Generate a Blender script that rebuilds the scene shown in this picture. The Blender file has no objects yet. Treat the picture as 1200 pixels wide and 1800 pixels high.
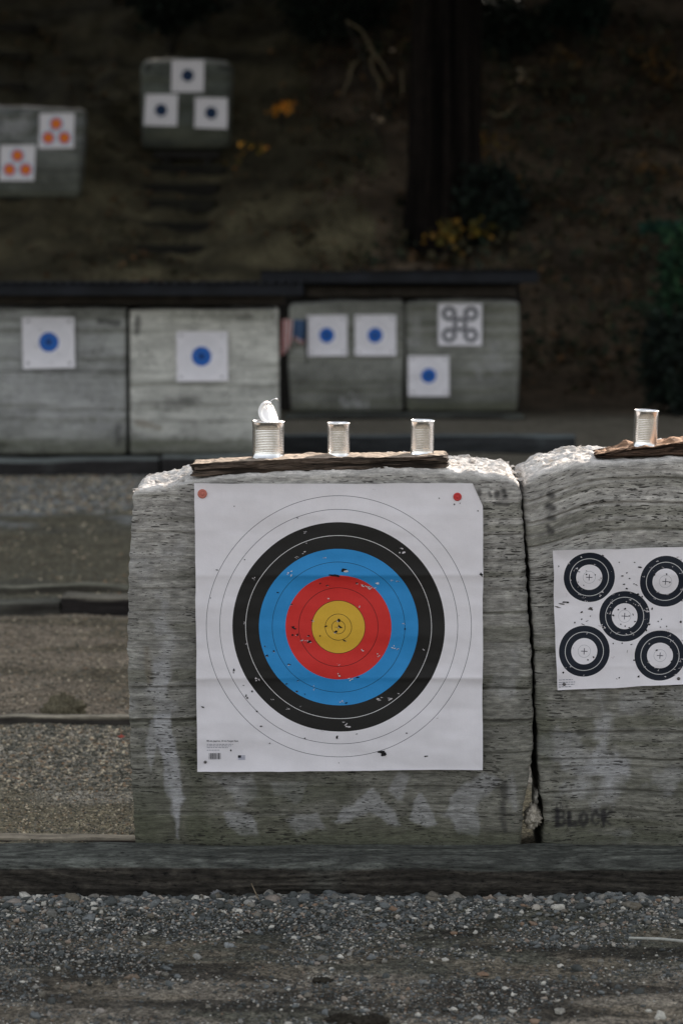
import bpy, bmesh, math, random
import numpy as np
from mathutils import Vector, Matrix
random.seed(7); RNG = np.random.default_rng(11)
S = bpy.context.scene
COL = S.collection

# ------------------------------------------------------------------ camera geometry
FPX = 4250.0; PITCH = math.radians(6.58); CY = -7.178; CZ = 1.92
def ray(px, py):
    dx, dy = (px-600)/FPX, (py-900)/FPX
    return (dx, math.cos(PITCH)-dy*math.sin(PITCH), -math.sin(PITCH)-dy*math.cos(PITCH))
def P(px, py, wy):
    d = ray(px, py); t = (wy-CY)/d[1]
    return Vector((d[0]*t, wy, CZ+d[2]*t))
def PX(px, py, wy): return P(px, py, wy).x
def PZ(px, py, wy): return P(px, py, wy).z

# ------------------------------------------------------------------ numpy noise
def _h(ix, iy, iz, s):
    n = (ix.astype(np.int64)*374761393 + iy.astype(np.int64)*668265263 + iz.astype(np.int64)*2147483647 + s*974634777) & 0xffffffff
    n = ((n ^ (n >> 13))*1274126177) & 0xffffffff
    n = ((n ^ (n >> 16))*2246822519) & 0xffffffff
    return ((n ^ (n >> 15)) & 0xffffff)/float(0xffffff)
def vn(x, y, z=0.0, s=0):
    x, y, z = np.broadcast_arrays(np.asarray(x, float), np.asarray(y, float), np.asarray(z, float))
    fx, fy, fz = np.floor(x), np.floor(y), np.floor(z)
    a, b, c = x-fx, y-fy, z-fz
    a, b, c = a*a*(3-2*a), b*b*(3-2*b), c*c*(3-2*c)
    r = 0
    zs = (0, 1) if np.any(c > 0) else (0,)
    for i in (0, 1):
        for j in (0, 1):
            for k in zs:
                w = (a if i else 1-a)*(b if j else 1-b)*((c if k else 1-c))
                r = r + w*_h(fx+i, fy+j, fz+k, s)
    return r
def fbm(x, y, z=0.0, s=0, o=4):
    r, a, t = 0, 1.0, 0
    x = np.asarray(x, float); y = np.asarray(y, float); z = np.asarray(z, float)
    for i in range(o):
        r = r + a*vn(x*2**i+17.3*i, y*2**i+9.1*i, z*2**i, s+i); t += a; a *= .5
    return r/t
def sst(a, b, x):
    t = np.clip((np.asarray(x, float)-a)/(b-a), 0, 1); return t*t*(3-2*t)

# ------------------------------------------------------------------ materials
def nt(name, rough=0.9, spec=0.3):
    m = bpy.data.materials.new(name); m.use_nodes = True
    t = m.node_tree; b = t.nodes['Principled BSDF']
    b.inputs['Roughness'].default_value = rough
    b.inputs['Specular IOR Level'].default_value = spec
    return m, t, b
class G:
    """tiny node helper"""
    def __init__(s, t): s.t = t
    def n(s, typ, **kw):
        nd = s.t.nodes.new(typ)
        for k, v in kw.items(): setattr(nd, k, v)
        return nd
    def inp(s, nd, key, v):
        if hasattr(v, 'is_output') : s.t.links.new(v, nd.inputs[key])
        else: nd.inputs[key].default_value = v
    def math(s, op, a, b=0.0, c=None, clamp=False):
        nd = s.n('ShaderNodeMath', operation=op, use_clamp=clamp)
        s.inp(nd, 0, a); s.inp(nd, 1, b)
        if c is not None: s.inp(nd, 2, c)
        return nd.outputs[0]
    def mapr(s, v, a, b, c=0.0, d=1.0, interp='SMOOTHSTEP'):
        nd = s.n('ShaderNodeMapRange', interpolation_type=interp)
        for i, x in enumerate((v, a, b, c, d)): s.inp(nd, i, x)
        return nd.outputs[0]
    def mix(s, f, a, b, mode='MIX'):
        nd = s.n('ShaderNodeMix', data_type='RGBA', blend_type=mode)
        s.inp(nd, 0, f); s.inp(nd, 6, a); s.inp(nd, 7, b)
        return nd.outputs[2]
    def noise(s, vec, scale, detail=4, rough=.6, dist=0.0, col=False):
        nd = s.n('ShaderNodeTexNoise')
        s.t.links.new(vec, nd.inputs['Vector'])
        nd.inputs['Scale'].default_value = scale; nd.inputs['Detail'].default_value = detail
        nd.inputs['Roughness'].default_value = rough; nd.inputs['Distortion'].default_value = dist
        return nd.outputs['Color' if col else 'Fac']
    def voro(s, vec, scale=1.0, feature='F1', out='Distance', rnd=1.0):
        nd = s.n('ShaderNodeTexVoronoi', feature=feature)
        s.t.links.new(vec, nd.inputs['Vector']); nd.inputs['Scale'].default_value = scale
        nd.inputs['Randomness'].default_value = rnd
        return nd.outputs[out]
    def scale(s, vec, sx, sy, sz=1.0, off=(0, 0, 0)):
        nd = s.n('ShaderNodeMapping'); s.t.links.new(vec, nd.inputs[0])
        nd.inputs['Scale'].default_value = (sx, sy, sz); nd.inputs['Location'].default_value = off
        return nd.outputs[0]
    def ramp(s, v, stops, interp='LINEAR'):
        nd = s.n('ShaderNodeValToRGB'); cr = nd.color_ramp; cr.interpolation = interp
        while len(cr.elements) < len(stops): cr.elements.new(.5)
        for e, (p, c) in zip(cr.elements, stops):
            e.position = p; e.color = (c[0], c[1], c[2], 1)
        s.t.links.new(v, nd.inputs[0]); return nd.outputs[0]
    def bump(s, h, strength, dist, b, normal=None):
        nd = s.n('ShaderNodeBump'); s.t.links.new(h, nd.inputs['Height'])
        nd.inputs['Strength'].default_value = strength; nd.inputs['Distance'].default_value = dist
        if normal is not None: s.t.links.new(normal, nd.inputs['Normal'])
        if b is not None: s.t.links.new(nd.outputs[0], b.inputs['Normal'])
        return nd.outputs[0]

def plain(name, c, rough=.7, metal=0.0, spec=.3, var=.25, scale=40):
    m, t, b = nt(name, rough, spec); g = G(t)
    oc = g.n('ShaderNodeTexCoord').outputs['Object']
    n = g.noise(oc, scale, 3)
    k = g.mapr(n, .3, .7, 1-var, 1+var, 'LINEAR')
    nd = g.n('ShaderNodeVectorMath', operation='SCALE'); nd.inputs[0].default_value = c; t.links.new(k, nd.inputs['Scale'])
    t.links.new(nd.outputs[0], b.inputs['Base Color']); b.inputs['Metallic'].default_value = metal
    return m

def foam_mat(name, seed=0.0, fine=1.0):
    m, t, b = nt(name, .95, .15); g = G(t)
    uv = g.n('ShaderNodeUVMap', uv_map='UVMap').outputs[0]
    at = g.n('ShaderNodeAttribute', attribute_name='tone').outputs['Color']
    uvo = g.scale(uv, 1, 1, 1, (seed, seed*.7, 0))
    wob = g.noise(uvo, 9, 3, col=True)
    wv = g.n('ShaderNodeVectorMath', operation='MULTIPLY_ADD')
    t.links.new(wob, wv.inputs[0]); wv.inputs[1].default_value = (.03, .008, 0); t.links.new(uvo, wv.inputs[2])
    w = wv.outputs[0]
    fib = g.noise(g.scale(w, 14, 230), 1, 5, .7)           # thin laminations
    fib2 = g.noise(g.scale(w, 3.5, 60), 1, 4, .65)
    blot = g.noise(g.scale(w, 42, 170), 1, 6, .75)
    grain = g.noise(uvo, 420, 3, .6)
    k = g.math('MULTIPLY', g.mapr(fib, .25, .75, .62, 1.35, 'LINEAR'), g.mapr(fib2, .25, .75, .72, 1.25, 'LINEAR'))
    k = g.math('MULTIPLY', k, g.mapr(blot, .28, .72, .60, 1.4, 'LINEAR'))
    k = g.math('MULTIPLY', k, g.mapr(grain, .2, .8, .72, 1.28, 'LINEAR'))
    # slits left by arrows
    dens = g.noise(uvo, 5, 3)
    thr = g.mapr(dens, .36, .66, .05, .25, 'LINEAR')
    def slit(sx, sy, off):
        d = g.voro(g.scale(w, sx, sy, 1, off)); rid = g.voro(g.scale(w, sx, sy, 1, off), out='Color')
        th = g.math('MULTIPLY', thr, g.mapr(rid, 0, 1, .1, 1.75, 'LINEAR'))
        return g.math('LESS_THAN', d, th)
    s1 = slit(30, 150, (3, 1, 0)); s2 = slit(55, 230, (7.7, 4, 0)); s3 = slit(17, 130, (2.2, 9, 0))
    s = g.math('MAXIMUM', g.math('MAXIMUM', s1, s2), s3)
    nz = g.n('ShaderNodeSeparateXYZ'); t.links.new(g.n('ShaderNodeNewGeometry').outputs['True Normal'], nz.inputs[0])
    s = g.math('MULTIPLY', s, g.mapr(nz.outputs[2], .25, .5, 1.0, .0))
    col = g.n('ShaderNodeVectorMath', operation='SCALE'); t.links.new(at, col.inputs[0]); t.links.new(k, col.inputs['Scale'])
    c2 = g.mix(g.math('MULTIPLY', s, .85), col.outputs[0], (.022, .02, .018, 1))
    t.links.new(c2, b.inputs['Base Color'])
    h = g.math('ADD', g.math('MULTIPLY', fib, .8), g.math('MULTIPLY', blot, .6))
    h = g.math('SUBTRACT', g.math('ADD', h, g.math('MULTIPLY', grain, .3)), g.math('MULTIPLY', s, .9))
    g.bump(h, .9*fine, .004, b)
    return m

def wood_mat(name, sx, sy, lo=.55, hi=1.45, dist=.006):
    m, t, b = nt(name, .85, .25); g = G(t)
    uv = g.n('ShaderNodeUVMap', uv_map='UVMap').outputs[0]
    at = g.n('ShaderNodeAttribute', attribute_name='tone').outputs['Color']
    wob = g.noise(g.scale(uv, 1.3, 5), 1, 3, col=True)
    wv = g.n('ShaderNodeVectorMath', operation='MULTIPLY_ADD')
    t.links.new(wob, wv.inputs[0]); wv.inputs[1].default_value = (.1, .06, 0); t.links.new(uv, wv.inputs[2])
    w = wv.outputs[0]
    f1 = g.noise(g.scale(w, sx, sy), 1, 6, .7); f2 = g.noise(g.scale(w, sx*.35, sy*.3), 1, 4, .6)
    dirt = g.noise(uv, 30, 5, .7)
    k = g.math('MULTIPLY', g.mapr(f1, .3, .7, lo, hi, 'LINEAR'), g.mapr(f2, .3, .7, .7, 1.3, 'LINEAR'))
    k = g.math('MULTIPLY', k, g.mapr(dirt, .3, .7, .75, 1.25, 'LINEAR'))
    crack = g.mapr(f1, .36, .40, .25, 1.0)
    k = g.math('MULTIPLY', k, crack)
    col = g.n('ShaderNodeVectorMath', operation='SCALE'); t.links.new(at, col.inputs[0]); t.links.new(k, col.inputs['Scale'])
    t.links.new(col.outputs[0], b.inputs['Base Color'])
    g.bump(g.math('ADD', f1, g.math('MULTIPLY', f2, .7)), .9, dist, b)
    return m

def vcol_mat(name, rough=.85, spec=.25, ns=300, amp=.25, trans=0.0):
    m, t, b = nt(name, rough, spec); g = G(t)
    at = g.n('ShaderNodeAttribute', attribute_name='tone').outputs['Color']
    oc = g.n('ShaderNodeTexCoord').outputs['Object']
    n = g.noise(oc, ns, 3)
    col = g.n('ShaderNodeVectorMath', operation='SCALE'); t.links.new(at, col.inputs[0]); t.links.new(g.mapr(n, .3, .7, 1-amp, 1+amp, 'LINEAR'), col.inputs['Scale'])
    t.links.new(col.outputs[0], b.inputs['Base Color'])
    if trans:
        tr = g.n('ShaderNodeBsdfTranslucent'); t.links.new(col.outputs[0], tr.inputs[0])
        mx = g.n('ShaderNodeMixShader'); mx.inputs[0].default_value = trans
        t.links.new(b.outputs[0], mx.inputs[1]); t.links.new(tr.outputs[0], mx.inputs[2])
        t.links.new(mx.outputs[0], t.nodes['Material Output'].inputs[0])
    return m

def ground_mat():
    m, t, b = nt('ground_soil', .95, .2); g = G(t)
    at = g.n('ShaderNodeAttribute', attribute_name='tone').outputs['Color']
    oc = g.n('ShaderNodeTexCoord').outputs['Object']
    grit = g.voro(oc, 150, out='Color'); gd = g.voro(oc, 150)
    grit2 = g.voro(oc, 75, out='Color'); gd2 = g.voro(oc, 75)
    n = g.noise(oc, 24, 9, .8); big = g.noise(oc, 3, 5, .6)
    bw = g.n('ShaderNodeSeparateColor'); t.links.new(grit, bw.inputs[0])
    bw2 = g.n('ShaderNodeSeparateColor'); t.links.new(grit2, bw2.inputs[0])
    k = g.mapr(bw.outputs[0], 0, 1, .4, 1.6, 'LINEAR')
    k = g.math('MULTIPLY', k, g.mapr(bw2.outputs[1], 0, 1, .72, 1.28, 'LINEAR'))
    k = g.math('MULTIPLY', k, g.mapr(n, .3, .7, .3, 1.75, 'LINEAR'))
    k = g.math('MULTIPLY', k, g.mapr(big, .3, .7, .75, 1.25, 'LINEAR'))
    col = g.n('ShaderNodeVectorMath', operation='SCALE'); t.links.new(at, col.inputs[0]); t.links.new(k, col.inputs['Scale'])
    tint = g.mix(g.math('MULTIPLY', bw.outputs[1], .3), col.outputs[0], (.95, 1.0, 1.06, 1), 'MULTIPLY')
    t.links.new(tint, b.inputs['Base Color'])
    h = g.math('ADD', g.math('MULTIPLY', n, 1.2), g.math('MULTIPLY', gd, -.5))
    h = g.math('ADD', h, g.math('MULTIPLY', gd2, -.5))
    g.bump(h, 1.0, .012, b)
    return m

def stone_mat(name='gravel_stone', tint=(1, 1, 1, 1)):
    m, t, b = nt(name, .8, .3); g = G(t)
    r = g.n('ShaderNodeNewGeometry').outputs['Random Per Island']
    c = g.ramp(r, [(0, (.045, .047, .042)), (.35, (.09, .098, .097)), (.58, (.17, .18, .18)), (.68, (.14, .12, .09)), (.8, (.29, .285, .265)), (.88, (.22, .14, .09)), (.92, (.44, .42, .37)), (1, (.58, .55, .49))], 'LINEAR')
    oc = g.n('ShaderNodeTexCoord').outputs['Object']
    n = g.noise(oc, 160, 4, .7)
    col = g.n('ShaderNodeVectorMath', operation='SCALE'); t.links.new(c, col.inputs[0]); t.links.new(g.mapr(n, .3, .7, .65, 1.3, 'LINEAR'), col.inputs['Scale'])
    t.links.new(g.mix(1.0, col.outputs[0], tint, 'MULTIPLY'), b.inputs['Base Color'])
    g.bump(n, .5, .002, b)
    return m

# ------------------------------------------------------------------ mesh builders
def mesh_obj(name, V, quads=None, tris=None, uv=None, tone=None, mats=(), mi=None, parent=None, smooth=True, loc=None):
    V = np.asarray(V, dtype=np.float32)
    if loc is not None: V = V-np.asarray(loc, dtype=np.float32)
    q = np.asarray(quads if quads is not None else np.zeros((0, 4)), dtype=np.int32).reshape(-1, 4)
    tr = np.asarray(tris if tris is not None else np.zeros((0, 3)), dtype=np.int32).reshape(-1, 3)
    me = bpy.data.meshes.new(name)
    me.vertices.add(len(V)); me.vertices.foreach_set('co', V.ravel())
    li = np.concatenate([q.ravel(), tr.ravel()]).astype(np.int32)
    me.loops.add(len(li)); me.loops.foreach_set('vertex_index', li)
    ls = np.concatenate([np.arange(len(q))*4, len(q)*4+np.arange(len(tr))*3]).astype(np.int32)
    me.polygons.add(len(ls)); me.polygons.foreach_set('loop_start', ls)
    me.polygons.foreach_set('loop_total', np.concatenate([np.full(len(q), 4), np.full(len(tr), 3)]).astype(np.int32))
    if mi is not None: me.polygons.foreach_set('material_index', np.asarray(mi, dtype=np.int32))
    me.update(calc_edges=True)
    if uv is not None:
        l = me.uv_layers.new(name='UVMap'); l.data.foreach_set('uv', np.asarray(uv, dtype=np.float32)[li].ravel())
    if tone is not None:
        a = me.color_attributes.new('tone', 'FLOAT_COLOR', 'POINT')
        c = np.ones((len(V), 4), dtype=np.float32); c[:, :3] = np.asarray(tone, dtype=np.float32)
        a.data.foreach_set('color', c.ravel())
    me.polygons.foreach_set('use_smooth', np.full(len(ls), smooth))
    for m in mats: me.materials.append(m)
    me.validate(clean_customdata=False)
    o = bpy.data.objects.new(name, me); COL.objects.link(o)
    if parent is not None: o.parent = parent
    if loc is not None: o.location = loc
    return o
def tag(o, label=None, cat=None, group=None, kind=None):
    if label: o['label'] = label
    if cat: o['category'] = cat
    if group: o['group'] = group
    if kind: o['kind'] = kind
    return o
def empty(name, loc, label=None, cat=None, group=None):
    o = bpy.data.objects.new(name, None); COL.objects.link(o); o.location = loc; o.empty_display_size = .1
    return tag(o, label, cat, group)

def rbox(x0, x1, y0, y1, z0, z1, nx, ny, nz, r, back=True):
    """surface grid of a box with rounded edges -> V, N, quads"""
    c = np.array([(x0+x1)/2, (y0+y1)/2, (z0+z1)/2]); h = np.array([(x1-x0)/2, (y1-y0)/2, (z1-z0)/2])
    Vs, Qs, off = [], [], 0
    def face(ax, sg, n1, n2):
        nonlocal off
        a1, a2 = [(1, 2), (0, 2), (0, 1)][ax]
        g1, g2 = np.meshgrid(np.linspace(-1, 1, n1+1), np.linspace(-1, 1, n2+1), indexing='ij')
        p = np.zeros((g1.size, 3)); p[:, ax] = sg; p[:, a1] = g1.ravel(); p[:, a2] = g2.ravel()
        i, j = np.meshgrid(np.arange(n1), np.arange(n2), indexing='ij'); i = i.ravel(); j = j.ravel()
        a = i*(n2+1)+j; q = np.stack([a, a+n2+1, a+n2+2, a+1], 1)
        flip = (sg < 0) ^ (ax == 1)
        if flip: q = q[:, ::-1]
        Vs.append(p); Qs.append(q+off); off += len(p)
    face(1, -1, nx, nz)
    face(1, 1, nx if back is True else max(4, nx//6), nz if back is True else max(4, nz//6))
    face(0, -1, ny, nz); face(0, 1, ny, nz)
    face(2, 1, nx, ny); face(2, -1, nx if back is True else 8, ny if back is True else 4)
    p = np.concatenate(Vs)*h; inner = np.clip(p, -(h-r), h-r)
    d = p-inner; L = np.linalg.norm(d, axis=1, keepdims=True)
    N = d/np.maximum(L, 1e-9)
    V = inner+N*r+c
    return V, N, np.concatenate(Qs)

def tube(pts, radii, n=8, cap=True):
    pts = [Vector(p) for p in pts]; V = []; Q = []
    up = Vector((0, 0, 1))
    for i, p in enumerate(pts):
        d = (pts[min(i+1, len(pts)-1)]-pts[max(i-1, 0)]).normalized()
        a = d.cross(up if abs(d.z) < .9 else Vector((1, 0, 0))).normalized(); b = d.cross(a)
        for k in range(n):
            t = 2*math.pi*k/n
            V.append(p+(a*math.cos(t)+b*math.sin(t))*radii[i])
    for i in range(len(pts)-1):
        for k in range(n):
            Q.append((i*n+k, i*n+(k+1) % n, (i+1)*n+(k+1) % n, (i+1)*n+k))
    T = []
    if cap:
        for i in (0, len(pts)-1):
            V.append(pts[i]); c = len(V)-1
            for k in range(n): T.append((c, i*n+k, i*n+(k+1) % n))
    return np.array([tuple(v) for v in V]), np.array(Q), np.array(T) if T else np.zeros((0, 3), int)

class Acc:
    def __init__(s): s.V = []; s.Q = []; s.T = []; s.C = []; s.U = []; s.n = 0
    def add(s, V, Q=None, T=None, c=(.5, .5, .5), uv=None):
        V = np.asarray(V, float)
        s.V.append(V); s.U.append(np.asarray(uv) if uv is not None else V[:, [0, 2]])
        if Q is not None and len(Q): s.Q.append(np.asarray(Q)+s.n)
        if T is not None and len(T): s.T.append(np.asarray(T)+s.n)
        c = np.asarray(c, float)
        s.C.append(np.broadcast_to(c, (len(V), 3)) if c.ndim < 2 else c); s.n += len(V)
    def obj(s, name, mats, parent=None, smooth=True, loc=None):
        return mesh_obj(name, np.concatenate(s.V), np.concatenate(s.Q) if s.Q else None, np.concatenate(s.T) if s.T else None,
                        uv=np.concatenate(s.U), tone=np.concatenate(s.C), mats=mats, parent=parent, smooth=smooth, loc=loc)

# ------------------------------------------------------------------ materials used
M_foam = foam_mat('weathered_foam'); M_foamfar = foam_mat('weathered_foam_far', 3.1, .6)
M_tie = wood_mat('weathered_tie', 34, 105, .3, 1.75, .010); M_bark = wood_mat('bark_slab', 14, 150, .35, 1.7, .012)
M_board = wood_mat('edging_board', 5, 120)
M_ground = ground_mat(); M_stone = stone_mat(); M_stoneb = stone_mat('brown_gravel', (1.25, 1.12, .92, 1))
M_leaf = vcol_mat('leaf', .6, .3, 60, .2, .35); M_litter = vcol_mat('leaf_litter', .8, .2, 60, .3)
M_trunk = vcol_mat('tree_bark', .95, .1, 12, .5)
M_twig = vcol_mat('twig', .8, .2, 60, .3)
M_clod = vcol_mat('soil_clod', .95, .1, 120, .5)
M_flake = vcol_mat('torn_foam', .9, .2, 300, .1, .3)
M_tin = plain('tin_plate', (.86, .85, .85), .22, 1.0, .5, .12, 35)
M_lid = plain('tin_lid', (.9, .87, .85), .42, .75, .5, .05, 35)
M_label_gold = plain('tin_lacquer', (.62, .48, .28), .3, 1.0, .5, .2, 60)
M_ink = plain('printed_ink', (.02, .022, .03), .7)
M_hole = plain('arrow_hole_shadow', (.012, .011, .012), .9, var=.4)
M_torn = plain('torn_paper_fibre', (.62, .58, .6), .8)
M_roof = plain('dark_roofing', (.008, .009, .012), .8, var=.5, scale=5)
M_beam = plain('dark_beam', (.014, .012, .010), .85, var=.4, scale=9)
M_beam2 = plain('brown_beam', (.035, .028, .021), .85, var=.4, scale=9)
M_redpin = plain('red_plastic', (.55, .03, .03), .45, spec=.5, var=.1)
M_pinkpin = plain('faded_red_plastic', (.52, .17, .13), .6, spec=.3, var=.2, scale=200)
M_steel = plain('nail_steel', (.13, .12, .12), .5, .8)

# ------------------------------------------------------------------ terrain
def hgt(x, y):
    x = np.asarray(x, float); y = np.asarray(y, float)
    s = np.maximum(0, y-19.3)
    hill = .56*s*s/(s+.5)
    hill = np.where(s > 0, hill, 0)+np.clip(s/3, 0, 1)*((fbm(x*.5, y*.5, 0, 5)-.5)*.9+(fbm(x*2.2, y*2.2, 0, 6)-.5)*.22)
    hill = np.where(y > 60, hill-(y-60)*.5, hill)
    mound = .018*np.exp(-((y+.42)/.10)**2)*(.5+fbm(x*5, y*5, 0, 8))
    und = (fbm(x*1.6, y*1.6, 0, 2)-.5)*.02+(fbm(x*9, y*9, 0, 3)-.5)*.018+(fbm(x*45, y*45, 0, 4, 3)-.5)*.006
    und = und+sst(.6, 1.5, y)*sst(19, 16, y)*((fbm(x*1.1, y*1.5, 0, 12)-.5)*.03+(fbm(x*6, y*8, 0, 13)-.5)*.022)
    und = und*np.where(y < 0, 1.0, .8)
    return hill+mound+und-.012
def hill_at(px, py, y0=10.0):
    d = ray(px, py); y = y0
    while y < 60:
        t = (y-CY)/d[1]
        if CZ+d[2]*t < float(hgt(np.array([d[0]*t]), np.array([y]))[0]): break
        y += .05
    return P(px, py, y)

def axis(segs):
    out = [segs[0][0]]
    for a, b, st0, st1 in segs:
        p = a
        while p < b-1e-6:
            f = (p-a)/(b-a); st = st0*(st1/st0)**f
            p = min(b, p+st); out.append(p)
    return np.array(out)
def ground():
    xs = axis([(-150, -12, 30, 1.2), (-12, -1.25, .6, .02), (-1.25, 1.25, .0065, .0065), (1.25, 12, .02, .6), (12, 150, 1.2, 30)])
    ys = axis([(-60, -2, 12, .1), (-2, -1.4, .05, .01), (-1.4, -.2, .006, .006), (-.2, 2, .015, .03), (2, 14, .03, .12), (14, 36, .12, .15), (36, 180, .3, 20)])
    X, Y = np.meshgrid(xs, ys, indexing='ij'); x = X.ravel(); y = Y.ravel()
    z = hgt(x, y)
    n1, n2 = len(xs), len(ys)
    i, j = np.meshgrid(np.arange(n1-1), np.arange(n2-1), indexing='ij'); a = (i*n2+j).ravel()
    q = np.stack([a, a+n2, a+n2+1, a+1], 1)
    # colour zones: gravel, trodden sand, moss, forest floor
    gravel = np.array([.100, .096, .074]); sand = np.array([.215, .188, .150]); moss = np.array([.060, .060, .040]); soil = np.array([.072, .063, .050])
    c = np.broadcast_to(gravel, (len(x), 3)).copy()
    def mixc(c, col, f): f = np.clip(f, 0, 1)[:, None]; return c*(1-f)+np.asarray(col)*f
    n = fbm(x*3, y*4, 0, 21); n2_ = fbm(x*1.2, y*5, 0, 22)
    # front area
    c = mixc(c, sand, sst(-.95, -1.15, y+(n-.5)*.5)*sst(.42, .55, n2_+(.08)))
    c = mixc(c, (.16, .135, .10), sst(.50, .66, fbm(x*4.5, y*9, 0, 24))*sst(-.5, -.75, y)*.8)
    c = mixc(c, soil*.45, sst(.46, .60, fbm(x*2.2, y*7, 0, 23))*sst(-.45, -.6, y)*.8)
    # behind, left
    n = fbm(x*2.2, y*2.6, 0, 25, 5)
    band = lambda a, b, w: sst(a-w, a+w, y+(n-.5)*w*5)*(1-sst(b-w, b+w, y+(n-.5)*w*5))
    c = mixc(c, (.205, .175, .115), band(.3, 1.2, .2)*.9)
    c = mixc(c, (.38, .345, .285), band(1.2, 2.3, .2)*sst(.40, .55, n))
    c = mixc(c, (.235, .19, .14), band(2.4, 5.2, .4)*.95)
    c = mixc(c, (.11, .092, .06), band(3.0, 5.2, .3)*sst(.46, .6, n2_)*.8)
    c = mixc(c, (.115, .102, .07), band(5.6, 9.2, .6)*.95)
    c = mixc(c, (.27, .275, .27), band(9.5, 12.4, .5)*.9)
    c = mixc(c, (.17, .15, .115), band(12.6, 40, .8)*.95)
    hillc = np.where((x+(fbm(x*.6, y*.6, 0, 31)-.5)*3 < .2+y*.01)[:, None], np.array([.086, .073, .043])[None], np.array([.082, .060, .040])[None])
    lump = fbm(x*1.1, y*2.4, 0, 32)
    hillc = hillc*(.75+.5*(np.abs(np.sin(y*3.1+fbm(x*.7, y*.7, 0, 35)*5))))[:, None]*(.72+.56*sst(.3, .7, lump))[:, None]*(.5+fbm(x*4, y*7, 0, 33, 4))[:, None]
    up = sst(29, 23, y)[:, None]
    hillc = hillc*(.62+.38*up)
    f = sst(17.6, 19.8, y)[:, None]; c = c*(1-f)+hillc*f
    o = mesh_obj('ground', np.stack([x, y, z], 1), q, uv=np.stack([x, y], 1), tone=c, mats=[M_ground])
    tag(o, 'gravel and soil ground running back into a dark forest slope', 'ground', kind='structure')
ground()

# ------------------------------------------------------------------ gravel
ICO = {}
def ico(sub):
    if sub not in ICO:
        bm = bmesh.new(); bmesh.ops.create_icosphere(bm, subdivisions=sub, radius=1.0)
        ICO[sub] = (np.array([tuple(v.co) for v in bm.verts]), np.array([[v.index for v in f.verts] for f in bm.faces])); bm.free()
    return ICO[sub]
def stones(cx, cy, r, sub, seed, sink=.35):
    rng = np.random.default_rng(seed); B, F = ico(sub); n = len(cx)
    cz = hgt(cx, cy)
    sc = rng.uniform(.6, 1.25, (n, 3)); sc[:, 2] *= .62; sc[:, 0] *= 1.15
    ang = rng.uniform(0, 2*math.pi, n); tilt = rng.normal(0, .3, n)
    d = 1+.22*rng.normal(size=(n, len(B)))
    p = B[None]*np.clip(d, .6, 1.5)[:, :, None]*sc[:, None, :]*r[:, None, None]
    x = p[..., 0]*np.cos(tilt)[:, None]-p[..., 2]*np.sin(tilt)[:, None]; z = p[..., 0]*np.sin(tilt)[:, None]+p[..., 2]*np.cos(tilt)[:, None]
    X = x*np.cos(ang)[:, None]-p[..., 1]*np.sin(ang)[:, None]; Y = x*np.sin(ang)[:, None]+p[..., 1]*np.cos(ang)[:, None]
    V = np.stack([X+cx[:, None], Y+cy[:, None], z+(cz+r*(.62-sink))[:, None]], -1).reshape(-1, 3)
    T = (F[None]+(np.arange(n)*len(B))[:, None, None]).reshape(-1, 3)
    return V, T
def gravel():
    A = Acc(); rng = np.random.default_rng(5)
    def grp(n, x0, x1, yf, rr, sub, seed, keep=None):
        x = rng.uniform(x0, x1, n); y = yf(n); r = rr(n)
        if keep is not None:
            k = keep(x, y); x, y, r = x[k], y[k], r[k]
        V, T = stones(x, y, r, sub, seed); A.add(V, T=T)
    patch = lambda x, y: rng.uniform(size=len(x)) < .10+1.0*sst(.44, .58, fbm(x*3.1, y*6, 0, 41)+.10*sst(-.75, -.4, y))
    grp(620, -1.3, 1.3, lambda n: -.295-np.abs(rng.normal(0, .085, n)), lambda n: .006+.014*rng.uniform(0, 1, n)**1.8, 2, 1)
    grp(3600, -1.3, 1.3, lambda n: -.29-np.abs(rng.normal(0, .13, n)), lambda n: rng.uniform(.004, .0105, n), 1, 2)
    grp(20000, -1.3, 1.3, lambda n: -.29-np.abs(rng.normal(0, .26, n)), lambda n: rng.uniform(.0018, .005, n), 1, 3, patch)
    grp(5200, -1.3, 1.3, lambda n: rng.uniform(-1.5, -.3, n), lambda n: .0025+.007*rng.uniform(0, 1, n)**2.5, 1, 4, patch)
    grp(34000, -1.3, 1.3, lambda n: rng.uniform(-1.5, -.3, n), lambda n: rng.uniform(.0012, .0042, n), 0, 6, patch)
    grp(150, -1.3, 1.3, lambda n: rng.uniform(-1.5, -.4, n), lambda n: rng.uniform(.007, .013, n), 2, 7)
    o = A.obj('gravel', [M_stone]); tag(o, 'loose grey gravel and pebbles along the foot of the timber', 'gravel', kind='stuff')
    B = Acc(); A = B
    def lx(n, y): return (RNG.uniform(-10, 260, n)-600)/FPX*(y-CY)
    for n, ya, yb, ra, rb, sd in ((8000, .35, 2.4, .002, .0045, 11), (3400, 1.1, 2.2, .003, .009, 12), (1500, 2.4, 5.0, .003, .007, 13), (500, 5.4, 9, .004, .010, 14), (2500, 9.5, 12.3, .006, .014, 15)):
        y = RNG.uniform(ya, yb, n); x = lx(n, y)
        V, T = stones(x, y, RNG.uniform(ra, rb, n), 0 if sd != 12 else 1, sd); B.add(V, T=T)
    o = B.obj('gravel', [M_stoneb]); tag(o, 'blurred gravel scattered over the lane behind the near blocks', 'gravel', kind='stuff')
gravel()

# ------------------------------------------------------------------ foam target blocks
def seg_dist(x, z, ax, az, bx, bz):
    dx, dz = bx-ax, bz-az; t = np.clip(((x-ax)*dx+(z-az)*dz)/(dx*dx+dz*dz+1e-12), 0, 1)
    return np.hypot(x-ax-t*dx, z-az-t*dz)

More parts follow.
